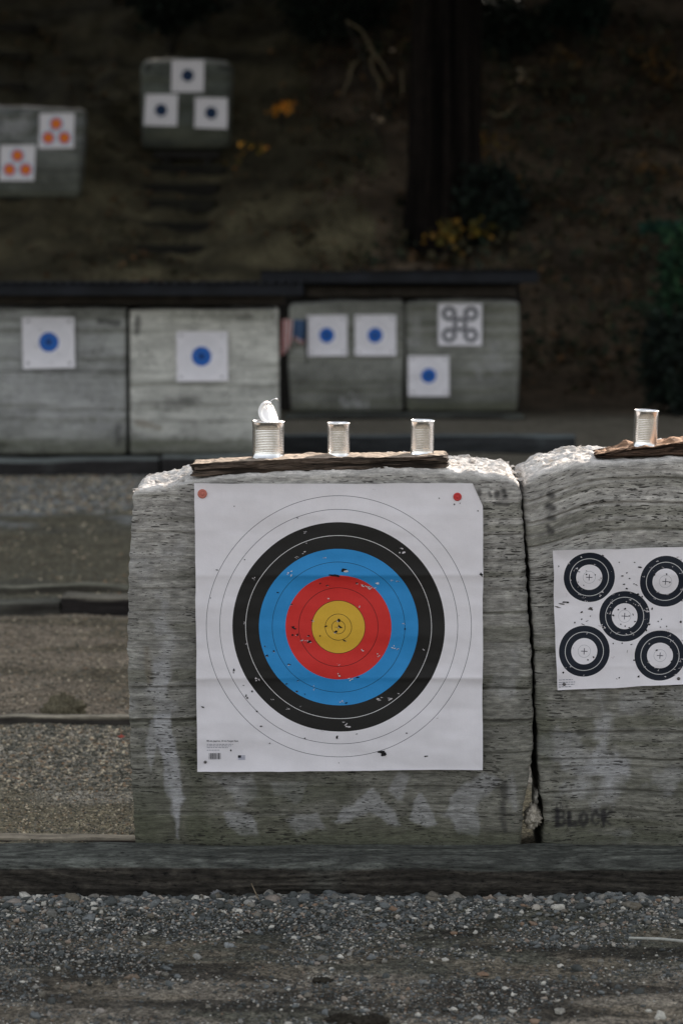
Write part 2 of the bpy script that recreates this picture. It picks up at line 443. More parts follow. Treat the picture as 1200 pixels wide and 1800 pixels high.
def foam_block(name, yf, depth, left, right, top, z0, res, seams=(), blobs=(), bend=None, tones=None, seed=0, fray=1.0, parent=None,
               crest=.0, mat=None, r=.020, rot=None, flakes=0, skip=(0, 0), toptone=(.68, .645, .61), grn=.75):
    """left/right: [(px,py)] edges seen in the photo at depth yf, top: [(px,py)] front top edge"""
    L = sorted([(PZ(a, b, yf), PX(a, b, yf)) for a, b in left]); R = sorted([(PZ(a, b, yf), PX(a, b, yf)) for a, b in right])
    Tt = sorted([(PX(a, b, yf), PZ(a, b, yf)) for a, b in top])
    x0 = np.mean([p[1] for p in L]); x1 = np.mean([p[1] for p in R]); z1 = np.mean([p[1] for p in Tt])
    V, N, Q = rbox(x0, x1, yf, yf+depth, z0, z1, int((x1-x0)/res), max(8, int(depth/res/1.6)), int((z1-z0)/res*1.15), r, back=False)
    x, y, z = V.T.copy()
    fz = (z-z0)/(z1-z0)
    zl = z.copy()
    xl = np.interp(z, [p[0] for p in L], [p[1] for p in L]); xr = np.interp(z, [p[0] for p in R], [p[1] for p in R])
    u = (x-x0)/(x1-x0)
    x = xl+u*(xr-xl)
    zt = np.interp(x, [p[0] for p in Tt], [p[1] for p in Tt])
    z = z0+fz*(zt-z0)
    w = (y-yf)/depth
    bz = bend(x, z) if bend is not None else 0*x
    lz = z-bz+(fbm(x*4, z*4, y*4, seed+3, 2)-.5)*.02                       # lamination height
    tf = np.abs(N[:, 1]); ts = np.abs(N[:, 0]); tt = np.clip(N[:, 2], 0, 1)
    # layered relief
    lay = fbm(x*2.5+y*3, lz*75, 0, seed+9, 3)-.5
    lay2 = vn(x*.8, lz*28, 0, seed+12)-.5
    bul = (fbm(x*2.3, z*2.3, 0, seed+14, 2)-.5)
    tear = (fbm(x*26, z*60, y*26, seed+15, 3)-.5)
    dn = lay*.0028*fray+lay2*.0015+bul*.020+tear*.0025
    for k, (sz, dep) in enumerate(seams):
        wob = (vn(x*5, y*5+k*3.7, 0, seed+40+k)-.5)*.006
        dn = dn-dep*np.exp(-((lz-sz-wob)/.0035)**2)+dep*.5*np.exp(-((lz-sz-wob-.008)/.007)**2)
    sd = (vn(y*3, lz*30, 0, seed+21)-.5)*.005*fray+(fbm(y*20, lz*70, 0, seed+22, 4)-.5)*.009*fray
    td = (fbm(x*7, y*7, 0, seed+25, 3)-.5)*.05*fray+(fbm(x*40, y*40, 0, seed+26, 3)-.5)*.022*fray
    x = x+N[:, 0]*(sd+ts*0)
    y = y+N[:, 1]*dn
    z = z+N[:, 2]*np.where(N[:, 2] > 0, td*np.clip(tt, 0, 1)*np.clip(.35+w*4, 0, 1), 0)+tt*crest*np.sin(np.clip(w, 0, 1)*math.pi)
    P3 = np.stack([x, y, z], 1)
    # ---- colour
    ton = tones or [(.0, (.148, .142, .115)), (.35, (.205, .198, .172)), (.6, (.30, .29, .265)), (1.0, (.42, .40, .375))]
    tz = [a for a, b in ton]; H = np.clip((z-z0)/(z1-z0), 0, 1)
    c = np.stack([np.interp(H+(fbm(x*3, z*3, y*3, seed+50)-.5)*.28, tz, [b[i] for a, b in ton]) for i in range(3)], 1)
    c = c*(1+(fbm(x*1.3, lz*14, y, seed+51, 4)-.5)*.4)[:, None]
    c = c*(1+(fbm(x*14, z*17, y*8, seed+54, 4)-.5)*.5)[:, None]
    lb = sst(.58, .66, fbm(x*.6, lz*22, 0, seed+52, 2))[:, None]                 # some laminations stay mossy
    c = c*(1-lb*.45)+np.array([.10, .10, .065])*lb*.45
    for k, (sz, dep) in enumerate(seams):
        c = c*(1-.55*np.clip(dep/.006, 0, 1)*np.exp(-((lz-sz)/.0045)**2))[:, None]
    edge = (fbm(x*22, z*16, 0, seed+60, 5)-.5); gran = fbm(x*40, lz*150, 0, seed+61, 4)
    c = c*(1-.30*grn+.60*grn*sst(.25, .75, gran))[:, None]
    c = c*(1+(1-grn)*.9*(fbm(x*2.2, z*4.5, 0, seed+63, 4)-.5))[:, None]
    for bl in blobs:
        kind, wd, pts = bl[0], bl[1], bl[2]; st = bl[3] if len(bl) > 3 else .8
        pts = [(PX(a, b, yf), PZ(a, b, yf)) for a, b in pts]
        wd = wd*(yf-CY)/FPX
        if kind.endswith('_area'):
            d = np.min([seg_dist(x, z, *pts[i], *pts[(i+1) % len(pts)]) for i in range(len(pts))], axis=0); ins = np.zeros(len(x), bool)
            for i in range(len(pts)):
                (ax_, az_), (bx_, bz_) = pts[i], pts[(i+1) % len(pts)]
                ins ^= ((az_ > z) != (bz_ > z)) & (x < (bx_-ax_)*(z-az_)/(bz_-az_+1e-12)+ax_)
            d = np.where(ins, -d, d)+wd*.9; kind = kind[:-5]
        elif len(pts) == 1: d = np.hypot(x-pts[0][0], z-pts[0][1])
        else: d = np.min([seg_dist(x, z, *pts[i], *pts[i+1]) for i in range(len(pts)-1)], axis=0)
        amp_ = 3.6 if kind == 'light' else 1.3
        f = sst(1.3, .2, d/wd+edge*amp_)*st*(N[:, 1] < .2)
        if kind in ('light', 'moss'): f = f*(.7+.3*sst(.35, .6, gran))
        col = {'light': (.41, .405, .412), 'dark': (.035, .033, .034), 'moss': (.10, .105, .07), 'pale': (.45, .43, .42), 'rust': (.16, .12, .07)}[kind]
        c = c*(1-f)[:, None]+np.array(col)*f[:, None]
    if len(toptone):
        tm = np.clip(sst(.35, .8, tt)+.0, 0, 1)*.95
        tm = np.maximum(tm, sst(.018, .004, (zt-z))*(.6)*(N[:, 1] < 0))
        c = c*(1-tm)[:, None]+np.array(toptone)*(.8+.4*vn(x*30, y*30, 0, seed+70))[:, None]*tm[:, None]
    uvc = np.stack([x+y*.9, lz], 1)
    V = P3; T = None
    A = None
    if flakes:
        A = Acc(); rng = np.random.default_rng(seed+99)
        fx = rng.uniform(x0+.01, x1-.01, flakes); fw = rng.uniform(.0, .9, flakes)
        ztop = np.interp(fx, [p[0] for p in Tt], [p[1] for p in Tt])
        zz = ztop+(fbm(fx*7, (yf+fw*depth)*7, 0, seed+25, 3)-.5)*.05*fray+crest*np.sin(fw*math.pi)-.003
        for i in range(flakes):
            if PX(skip[0], 800, 0)-.01 < fx[i] < PX(skip[1], 800, 0)+.01 and fw[i] < .55: continue
            s = rng.uniform(.003, .012); ang = rng.uniform(0, 6.28); k = rng.integers(4, 7)
            a = np.linspace(0, 6.28, k, endpoint=False)+rng.uniform(0, .5, k)
            rr = s*rng.uniform(.5, 1.2, k)
            pl = np.stack([np.cos(a)*rr*1.6, np.sin(a)*rr, rng.normal(0, s*.2, k)], 1)
            el = rng.uniform(-.9, 1.3)
            Rm = np.array(Matrix.Rotation(ang, 3, 'Z') @ Matrix.Rotation(el, 3, 'X'))
            pl = pl@Rm.T+np.array([fx[i], yf+fw[i]*depth, zz[i]+s*.3])
            pl = np.vstack([pl, pl.mean(0)+[0, 0, s*.15]])
            A.add(pl, T=[(k, j, (j+1) % k) for j in range(k)], c=np.array(toptone)*rng.uniform(.75, 1.15))
    if A is not None:
        FV = np.concatenate(A.V); FT = np.concatenate(A.T)+len(V); FC = np.concatenate(A.C)
        obj = mesh_obj(name, np.vstack([V, FV]), Q, FT, uv=np.vstack([uvc, FV[:, [0, 2]]]), tone=np.vstack([c, FC]), mats=[mat or M_foam, M_flake], mi=[0]*len(Q)+[1]*len(FT), parent=parent)
    else: obj = mesh_obj(name, V, Q, uv=uvc, tone=c, mats=[mat or M_foam], parent=parent)
    return obj, (L, R, Tt)

top1 = [(224, 895), (230, 868), (245, 860), (300, 851), (340, 840), (420, 832), (600, 828), (780, 826), (840, 833), (890, 839), (915, 850)]
left1 = [(237, 1500), (235, 1480), (233, 1400), (228, 1300), (225, 1200), (223, 1100), (224, 1020), (226, 960), (230, 900), (232, 875)]
right1 = [(918, 1500), (918, 1478), (920, 1420), (930, 1362), (938, 1310), (937, 1240), (934, 1150), (929, 1080), (924, 1000), (921, 930), (915, 852)]
def z_at(py, y=0.0): return PZ(600, py, y)
seams1 = [(z_at(940), .003), (z_at(1036), .0025), (z_at(1076), .002), (z_at(1208), .005), (z_at(1265), .007), (z_at(985), .0015), (z_at(1130), .002), (z_at(1320), .002), (z_at(1385), .003), (z_at(1430), .002)]
blobs1 = [('light', 26, [(262, 1215), (283, 1200), (285, 1250)], .6), ('light_area', 7, [(268, 1255), (300, 1255), (312, 1330), (326, 1400), (322, 1440), (316, 1478), (306, 1478), (298, 1420), (288, 1360), (280, 1310)], .95),
          ('light_area', 5, [(262, 1260), (276, 1260), (272, 1310), (266, 1390), (260, 1340)], .6), ('light', 24, [(285, 1040), (290, 1110), (293, 1190)], .6), ('rust', 8, [(258, 1140), (262, 1200)], .35),
          ('light_area', 9, [(360, 1362), (440, 1362), (452, 1400), (430, 1425), (390, 1395)], .5), ('light_area', 9, [(380, 1420), (440, 1430), (458, 1470), (420, 1468)], .65),
          ('light_area', 7, [(590, 1448), (622, 1400), (655, 1388), (678, 1412), (712, 1455), (690, 1458), (650, 1430), (620, 1446), (560, 1440)], .6),
          ('light_area', 6, [(722, 1440), (734, 1395), (742, 1392), (768, 1448), (752, 1452)], .6), ('light_area', 10, [(790, 1400), (850, 1362), (880, 1370), (850, 1400), (838, 1465), (800, 1460), (770, 1430)], .6),
          ('light_area', 8, [(700, 1362), (720, 1366), (700, 1400), (680, 1390)], .5), ('light', 12, [(900, 1365), (905, 1420)], .4), ('light_area', 8, [(470, 1372), (540, 1378), (520, 1410), (480, 1400)], .45), ('light_area', 8, [(500, 1440), (560, 1425), (580, 1462), (520, 1470)], .5),
          ('light', 18, [(905, 1150), (890, 1215)], .35), ('light', 22, [(250, 1000), (320, 960)], .35),
          ('moss', 60, [(250, 1420), (245, 1480)], .6), ('moss', 26, [(340, 1310), (350, 1470)], .6), ('moss', 26, [(380, 1480), (900, 1482)], .6), ('moss', 30, [(450, 1405), (600, 1385)], .5),
          ('dark', 8, [(886, 862), (888, 872)], .8), ('dark', 7, [(873, 868), (873, 870)], .8), ('dark', 4, [(860, 866), (862, 872)], .65), ('dark', 4, [(870, 885), (893, 887)], .7), ('dark', 4, [(842, 862), (843, 868)], .5),
          ('dark', 8, [(886, 1378), (886, 1400)], .6), ('dark', 8, [(883, 1412), (884, 1430)], .65), ('dark', 8, [(881, 1440), (888, 1460)], .6)]
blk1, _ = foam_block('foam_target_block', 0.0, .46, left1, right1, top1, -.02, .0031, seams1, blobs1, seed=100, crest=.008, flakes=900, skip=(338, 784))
tag(blk1, 'weathered grey layered foam block holding the large coloured ring target', 'target block', 'foam target blocks')

top2 = [(918, 852), (925, 843), (960, 827), (1000, 818), (1060, 811), (1120, 806), (1200, 803), (1330, 800), (1500, 806), (1625, 815), (1636, 830)]
left2 = [(955, 1500), (954, 1478), (956, 1430), (948, 1380), (944, 1300), (941, 1200), (937, 1100), (932, 1000), (927, 950), (920, 856)]
right2 = [(1640, 1500), (1642, 1200), (1636, 860)]
def bend2(x, z):
    f = sst(-.05+PX(925, 900, 0), PX(1065, 900, 0), x)
    return -(1-f)*.062*sst(.55, 1.15, z)+np.sin(x*9)*.004
seams2 = [(z_at(846), .0035), (z_at(888), .004), (z_at(935), .003), (z_at(1000), .002), (z_at(1290), .005), (z_at(1337), .005), (z_at(1352), .003), (z_at(1395), .004), (z_at(1235), .003), (z_at(1430), .003)]
blobs2 = [('dark', 8, [(966, 868), (970, 872)], .75), ('dark', 9, [(962, 890), (972, 892)], .8), ('dark', 8, [(964, 910), (972, 912)], .7), ('dark', 6, [(962, 925), (964, 927)], .8), ('dark', 7, [(965, 936), (970, 935)], .75),
          ('light', 22, [(1050, 1215), (1064, 1260), (1062, 1345)], .65), ('light', 34, [(980, 1320), (1060, 1350)], .5), ('light', 34, [(1070, 1380), (1010, 1390)], .4), ('light', 30, [(1090, 1230), (1200, 1215)], .4),
          ('light', 16, [(1060, 1465), (1100, 1468)], .7), ('light', 20, [(1130, 1380), (1200, 1370)], .4), ('moss', 22, [(960, 1476), (1200, 1472)], .6), ('moss', 16, [(950, 1220), (960, 1340)], .5)]
LT = {'B': [[(0, 0), (0, 1)], [(0, 1), (.6, .95), (.7, .72), (.6, .55), (0, .52)], [(.55, .52), (.78, .4), (.75, .1), (.5, 0), (0, 0)]], 'L': [[(0, 1), (0, 0), (.65, 0), (.65, .22)]],
      'O': [[(.35, 1), (.05, .75), (.02, .3), (.35, 0), (.68, .3), (.68, .75), (.35, 1)]], 'C': [[(.72, .75), (.42, 1), (.08, .75), (.05, .3), (.38, 0), (.72, .2)]], 'K': [[(0, 1), (0, 0)], [(.7, 1), (.08, .5), (.75, 0)]],
      't': [[(.3, 1), (.3, 0), (.6, 0)], [(0, .7), (.6, .7)]], 'h': [[(0, 1), (0, 0)], [(0, .6), (.5, .6), (.5, 0)]], 'e': [[(.6, .15), (.3, 0), (0, .3), (.3, .65), (.6, .35), (.1, .35)]]}
def lettering(word, x, ybase, w, h, gap, wd, st):
    out = []
    for i, ch in enumerate(word):
        hh = h*(1.18 if ch == 'B' else 1)
        for ln in LT[ch]: out.append(('dark', wd, [(x+a*w, ybase-b*hh) for a, b in ln], st))
        if ch in 'BLK': out.append(('dark', wd*1.15, [(x+1, ybase), (x+1, ybase-hh)], st))
        x += w*.78+gap
    return out
blobs2 += lettering('BLOCK', 979, 1451, 17, 22, 7, 5.6, .82)+lettering('the', 976, 1421, 7, 8, 3.5, 1.7, .6)
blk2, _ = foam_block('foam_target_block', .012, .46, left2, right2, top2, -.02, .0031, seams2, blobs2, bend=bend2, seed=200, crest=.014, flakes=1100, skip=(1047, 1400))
tag(blk2, 'weathered grey foam block holding the five spot target, cut off at the right edge', 'target block', 'foam target blocks')

# lettering left on the right block
def text_mesh(s, size, extr=0.0, bold=0.0):
    cu = bpy.data.curves.new('txt', 'FONT'); cu.body = s; cu.size = size; cu.extrude = extr; cu.offset = bold
    o = bpy.data.objects.new('txt', cu); COL.objects.link(o)
    bpy.context.view_layer.update()
    me = bpy.data.meshes.new_from_object(o.evaluated_get(bpy.context.evaluated_depsgraph_get()))
    bpy.data.objects.remove(o); return me
def place_text(name, s, px, py, wy, width_px, mat, parent, bold=0.0, rotz=0.0, hscale=1.0, xs=None):
    me = text_mesh(s, 1.0, bold=bold)
    co = np.array([tuple(v.co) for v in me.vertices]); w = co[:, 0].max()-co[:, 0].min()
    k = width_px*(wy-CY)/FPX/w
    o0 = P(px, py, wy)
    for v in me.vertices:
        a, b = (v.co.x-co[:, 0].min())*k, v.co.y*k*hscale
        ca, sa = math.cos(rotz), math.sin(rotz)
        v.co = Vector((o0.x+a*ca-b*sa, wy, o0.z+a*sa+b*ca))
    me.materials.append(mat); o = bpy.data.objects.new(name, me); COL.objects.link(o); o.parent = parent
    return o
# crumbled foam in the gap
def chunk(name, c, rad, seed, col, label, cat):
    B, F = ico(4); v = B*(1+.5*(fbm(B[:, 0]*2+9, B[:, 1]*2, B[:, 2]*2+5, seed, 4)-.5)[:, None]*2.0)*np.array(rad)
    v = v+(fbm(B[:, 0]*9, B[:, 1]*9, B[:, 2]*9, seed+4, 3)-.5)[:, None]*B*min(rad)*1.3
    o = mesh_obj(name, v+np.array(c), tris=F, uv=v[:, [0, 2]], tone=np.array(col)[None]*(.6+.8*fbm(v[:, 0]*90, v[:, 2]*90, 0, seed+2))[:, None], mats=[M_clod], smooth=True, loc=c)
    return tag(o, label, cat)
c = P(936, 1436, .06); chunk('foam_crumb', tuple(c), (.0235, .04, .034), 3, (.40, .36, .30), 'crumbled pale foam wedged at the foot of the gap between the two near blocks', 'foam scrap')
c = P(941, 1400, .07); chunk('foam_crumb', tuple(c), (.008, .03, .026), 5, (.33, .31, .27), 'thin torn foam sliver sticking up above the pale crumb in the gap', 'foam scrap')

# ------------------------------------------------------------------ timbers and slabs
def timber(name, x0, x1, y0, y1, z0, z1, res, mat, ctop, cfront, seed, label, cat='timber', r=.012, rough=1.0, group=None, warp=0.0):
    V, N, Q = rbox(x0, x1, y0, y1, z0, z1, max(6, int((x1-x0)/res)), max(4, int((y1-y0)/res*1.2)), max(4, int((z1-z0)/res*1.8)), r)
    x, y, z = V.T.copy()
    per = y-y0+z                      # unrolled coordinate
    d = (fbm(x*1.2, per*55, 0, seed, 4)-.5)*.012*rough+(fbm(x*3, per*9, 0, seed+3, 3)-.5)*.016*rough
    big = (fbm(x*1.5, 0, 0, seed+6, 3)-.5)*warp
    V = np.stack([x, y+N[:, 1]*d+big*.6, z+N[:, 2]*d+big], 1)
    V[:, 0] += N[:, 0]*(fbm(y*40, z*60, 0, seed+7, 3)-.5)*.02*rough
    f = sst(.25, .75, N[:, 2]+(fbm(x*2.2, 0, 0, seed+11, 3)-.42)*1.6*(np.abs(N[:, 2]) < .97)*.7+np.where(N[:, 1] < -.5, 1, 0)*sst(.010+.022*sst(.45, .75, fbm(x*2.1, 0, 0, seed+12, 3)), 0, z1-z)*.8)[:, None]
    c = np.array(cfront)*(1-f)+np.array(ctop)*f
    c = c*(.45+1.1*fbm(x*3.5, per*32, 0, seed+8, 4))[:, None]
    gr = fbm(x*.9, per*7, 0, seed+15, 2)
    if res < .006:
        gl = .5+.5*np.sin(gr*85); c = c*(.62+.5*gl)[:, None]
        ck = sst(.010, .002, np.abs(fbm(x*.7, per*5, 0, seed+19, 2)-.47))*sst(.45, .6, fbm(x*1.6, per*2, 0, seed+20, 2))
        c = c*(1-.75*ck)[:, None]
        V[:, 1] -= N[:, 1]*(.0016*(1-gl)+.004*ck); V[:, 2] -= np.clip(N[:, 2], 0, 1)*(.0016*(1-gl)+.004*ck)
    o = mesh_obj(name, V, Q, uv=np.stack([x, per], 1), tone=c, mats=[mat], loc=((x0+x1)/2, (y0+y1)/2, z0))
    return tag(o, label, cat, group)
T = timber('railroad_tie', -1.5, 1.5, -.275, -.02, -.08, .083, .0045, M_tie, (.094, .098, .086), (.046, .040, .033), 300, 'long weathered grey timber lying across the foot of the near blocks', r=.02, warp=.02)
def slab(name, tx, bx, y0, y1, ntop, seed, label, ctop, cfront):
    # irregular bark slab on the block top, outlines (px,py) of top and bottom edges
    z_t = [(PX(a, b, y0), PZ(a, b, y0)) for a, b in tx]; z_b = [(PX(a, b, y0), PZ(a, b, y0)) for a, b in bx]
    x0, x1 = z_t[0][0], z_t[-1][0]
    V, N, Q = rbox(x0, x1, y0, y1, 0, 1, int((x1-x0)/.0028), 30, 34, .01)
    x, y, z = V.T.copy(); z = np.clip(z, 0, 1)
    zt = np.interp(x, *zip(*z_t)); zb = np.interp(x, *zip(*z_b))
    ridge = fbm(x*9, (z*(zt-zb)+y)*150+fbm(x*6, z*3, 0, seed+1)*6, 0, seed, 4)-.5
    zz = zb+z*(zt-zb)
    yy = y+N[:, 1]*(ridge*(.022 if seed < 510 else .04)+(fbm(x*5, zz*20, 0, seed+2)-.5)*.02)
    zz = zz+np.clip(N[:, 2], 0, 1)*((fbm(x*22, y*25, 0, seed+3, 4)-.5)*(.016 if seed < 510 else .034)+(vn(x*90, y*40, 0, seed+4)-.5)*.004)
    xx = x+N[:, 0]*(fbm(y*50, zz*120, 0, seed+6)-.5)*.03
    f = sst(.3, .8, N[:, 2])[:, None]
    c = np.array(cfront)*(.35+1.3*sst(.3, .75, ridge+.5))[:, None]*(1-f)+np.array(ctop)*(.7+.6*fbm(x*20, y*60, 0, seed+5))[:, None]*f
    o = mesh_obj(name, np.stack([xx, yy, zz], 1), Q, uv=np.stack([x, zz+y], 1), tone=c, mats=[M_bark], loc=((x0+x1)/2, (y0+y1)/2, float(zb.min())))
    return tag(o, label, 'wood slab', 'bark slabs laid on top of the near blocks')
slab('bark_slab', [(338, 816), (420, 811), (500, 806), (600, 804), (700, 803), (784, 800)], [(338, 838), (430, 835), (520, 830), (650, 827), (784, 822)], .012, .17, 30, 500,
     'long dark bark slab carrying three tin cans on the left block', (.42, .34, .27), (.075, .055, .042))
slab('bark_slab', [(1047, 800), (1080, 793), (1110, 787), (1150, 786), (1180, 778), (1240, 770), (1400, 775)], [(1047, 806), (1110, 804), (1200, 803), (1400, 804)], .03, .19, 30, 520,
     'ragged reddish brown bark slab under the single can on the right block', (.36, .22, .14), (.085, .052, .036))

# ------------------------------------------------------------------ cans
def can(px0, px1, pyt, pyb, wy, ribs, label, tilt=(0, 0), lid=False, seed=0):
    k = (wy-CY)/FPX
    base = P((px0+px1)/2, pyb, wy); R = (px1-px0)/2*k; Hh = (pyb-pyt)*k*1.0
    root = empty('tin_can', base, label, 'can', 'empty tin cans on top of the blocks')
    prof = [(.0, .003), (R*.9, .003), (R*.965, .0), (R, .002), (R, .0045), (R*.965, .006)]
    za, zb = Hh*.20, Hh*.80
    prof += [(R*.962, za-.002)]
    for i in range(ribs*4+1):
        z = za+(zb-za)*i/(ribs*4); prof.append((R*(.960-.005*(.5-.5*math.cos(2*math.pi*i/4))), z))
    prof += [(R*.962, zb+.002), (R*.965, Hh-.006), (R, Hh-.004), (R*1.004, Hh-.0015), (R*.99, Hh), (R*.95, Hh-.001), (R*.945, Hh-.006), (R*.945, .006), (0, .005)]
    n = 72; V = []; Q = []
    for i, (r, z) in enumerate(prof):
        for j in range(n):
            a = 2*math.pi*j/n; rr = r*(1+.009*math.sin(2*a+seed)*(z/Hh)+.006*math.sin(5*a+seed*2)); V.append((rr*math.cos(a), rr*math.sin(a), z))
    for i in range(len(prof)-1):
        for j in range(n): Q.append((i*n+j, i*n+(j+1) % n, (i+1)*n+(j+1) % n, (i+1)*n+j))
    o = mesh_obj('can_body', V, Q, mats=[M_tin], parent=root)
    root.rotation_euler = (math.radians(tilt[0]), math.radians(tilt[1]), math.radians(seed*37))
    if lid:
        root.rotation_euler = (math.radians(tilt[0]), math.radians(tilt[1]), 0)
        m = R*.80; Vl = []; Ql = []
        rr = [0, .3, .6, .8, .84, .9, .96, 1.0]; zz = [0, .0, .0005, .001, .003, .003, .001, .002]
        for r_, z_ in zip(rr, zz):
            for j in range(48):
                a = 2*math.pi*j/48; bx = m*r_*math.cos(a); bz = m*r_*math.sin(a); Vl.append((bx, -z_+.012*(bx/m)**2+.006*(bz/m), bz))
        for i in range(len(rr)-1):
            for j in range(48): Ql.append((i*48+j, i*48+(j+1) % 48, (i+1)*48+(j+1) % 48, (i+1)*48+j))
        l = mesh_obj('can_lid', Vl, Ql, mats=[M_lid], parent=root)
        l.location = (.004, .012, Hh+m*.55); l.rotation_euler = (math.radians(-14), math.radians(-6), math.radians(52))
        ring = [(m*.30*math.cos(t), -.004-.003*math.sin(t), m*.55+m*.22*math.sin(t)) for t in np.linspace(0, 2*math.pi, 24)]
        v, q, t_ = tube(ring, [.0016]*24, 6, False)
        rg = mesh_obj('pull_ring', v, q, mats=[M_tin], parent=l)
        v, q, t_ = tube([(.0, -.003, m*.75), (.014, -.012, m*.98), (.030, -.016, m*.95), (.036, -.015, m*.72)], [.0016, .0014, .0012, .0008], 6)
        mesh_obj('bent_tab', v, q, t_, mats=[M_tin], parent=l)
    return root
can(442, 500, 739, 806, .10, 14, 'widest tin can, its jagged lid bent up above the rim', (0, .6), lid=True, seed=1)
can(574.5, 615.5, 742, 805, .10, 13, 'narrow open tin can standing in the middle of the long bark slab', (0, -.8), seed=2)
can(720, 763, 737.5, 801, .10, 13, 'narrow tin can near the right end of the long bark slab', (0, -1.8), seed=3)
can(1111, 1155, 720, 786, .11, 13, 'lone tin can on the ragged slab of the right block', (0, -2), seed=4)

# ------------------------------------------------------------------ paper targets
SURF = {}
def surf_y(seed, x_, z_):
    V = SURF[seed]; d = (V[:, 0]-x_)**2+(V[:, 2]-z_)**2; k = np.argpartition(d, 4)[:4]
    return float(V[k, 1].min())
LN = .0011
def ramp_stops(bands, lines, rmax):
    """bands [(r_outer,color)], lines [(r,color,halfwidth)] -> CONSTANT ramp stops over r/rmax"""
    ev = [0]; pts = sorted(set([b[0] for b in bands]+[l[0]-l[2] for l in lines]+[l[0]+l[2] for l in lines]))
    cuts = [0]+pts; out = []
    for i, c0 in enumerate(cuts):
        c1 = cuts[i+1] if i+1 < len(cuts) else rmax*1.2
        m = (c0+c1)/2; col = (.80, .765, .80)
        for r, c in sorted(bands, key=lambda t: -t[0]):
            if m < r: col = c
        for r, c, h in lines:
            if abs(m-r) <= h: col = c
        if not out or out[-1][1] != col: out.append((c0/rmax, col))
    return out
def paper_mat(name, centres, bands, lines, rmax, cross=0.0, white=(.80, .765, .80), crossw=.0010):
    m, t, b = nt(name, .62, .25); g = G(t)
    uv = g.n('ShaderNodeUVMap', uv_map='UVMap').outputs[0]
    sp = g.n('ShaderNodeSeparateXYZ'); t.links.new(uv, sp.inputs[0]); u, v = sp.outputs[0], sp.outputs[1]
    best = None; cr = None
    for cx, cy in centres:
        du = g.math('SUBTRACT', u, cx); dv = g.math('SUBTRACT', v, cy)
        d = g.math('SQRT', g.math('ADD', g.math('MULTIPLY', du, du), g.math('MULTIPLY', dv, dv)))
        best = d if best is None else g.math('MINIMUM', best, d)
        if cross:
            au, av = g.math('ABSOLUTE', du), g.math('ABSOLUTE', dv)
            c_ = g.math('MULTIPLY', g.math('LESS_THAN', g.math('MINIMUM', au, av), crossw), g.math('LESS_THAN', g.math('MAXIMUM', au, av), cross))
            cr = c_ if cr is None else g.math('MAXIMUM', cr, c_)
    col = g.ramp(g.math('DIVIDE', best, rmax), ramp_stops(bands, lines, rmax), 'CONSTANT')
    if cross: col = g.mix(cr, col, (.02, .02, .04, 1))
    n = g.noise(uv, 14, 5, .65); n2 = g.noise(g.scale(uv, 90, 14), 1, 4, .6); n3 = g.noise(uv, 350, 2)
    k = g.math('MULTIPLY', g.mapr(n, .3, .7, .95, 1.04, 'LINEAR'), g.mapr(n3, .3, .7, .97, 1.03, 'LINEAR'))
    sc = g.n('ShaderNodeVectorMath', operation='SCALE'); t.links.new(col, sc.inputs[0]); t.links.new(k, sc.inputs['Scale'])
    t.links.new(sc.outputs[0], b.inputs['Base Color'])
    g.bump(g.math('ADD', n, g.math('MULTIPLY', n2, .25)), .35, .004, b)
    return m
BLK = (.016, .015, .014); YEL = (.72, .43, .045); RED = (.66, .035, .030); BLU = (.03, .27, .62)
DRK = (.02, .02, .035)
M_80 = paper_mat('ring_target_print', [(0, 0)], [(.08, YEL), (.16, RED), (.24, BLU), (.32, BLK)],
                 [(.02, (.06, .04, .01), .0006), (.04, (.06, .04, .01), .0007), (.08, (.05, .02, .01), .0007), (.12, (.08, .01, .01), .0007), (.16, (.05, .01, .02), .0007),
                  (.20, (.01, .06, .12), .0007), (.28, (.75, .73, .74), .0010), (.36, (.12, .12, .14), .0008), (.40, (.12, .12, .14), .0008)], .42, cross=.011, crossw=.0006)
NVY = (.010, .014, .024)
S5 = .0765
M_5 = paper_mat('five_spot_print', [(0, 0), (-.1145, .1125), (.1145, .1125), (-.1145, -.1125), (.1145, -.1125)], [(.039, (.80, .765, .80)), (S5, NVY)],
                [(.0185, (.42, .42, .45), .0006), (.0575, (.62, .61, .62), .0009)], .10, cross=.0095, crossw=.0011)
NB = (.022, .125, .46)
M_1 = paper_mat('blue_spot_print', [(0, 0)], [(.020, (.004, .02, .10)), (.080, NB)], [(.04, (.015, .10, .40), .002), (.06, (.015, .10, .40), .002), (.12, (.45, .46, .52), .0015), (.16, (.5, .5, .55), .0015)], .2)
M_1d = paper_mat('dark_blue_spot_print', [(0, 0)], [(.080, (.007, .028, .08))], [(.12, (.45, .46, .52), .0015)], .2)
OR = (.78, .065, .010)
M_3 = paper_mat('three_spot_print', [(0, .095), (-.105, -.085), (.105, -.085)], [(.028, (.85, .45, .04)), (.070, OR), (.095, (.40, .50, .66))], [], .2)

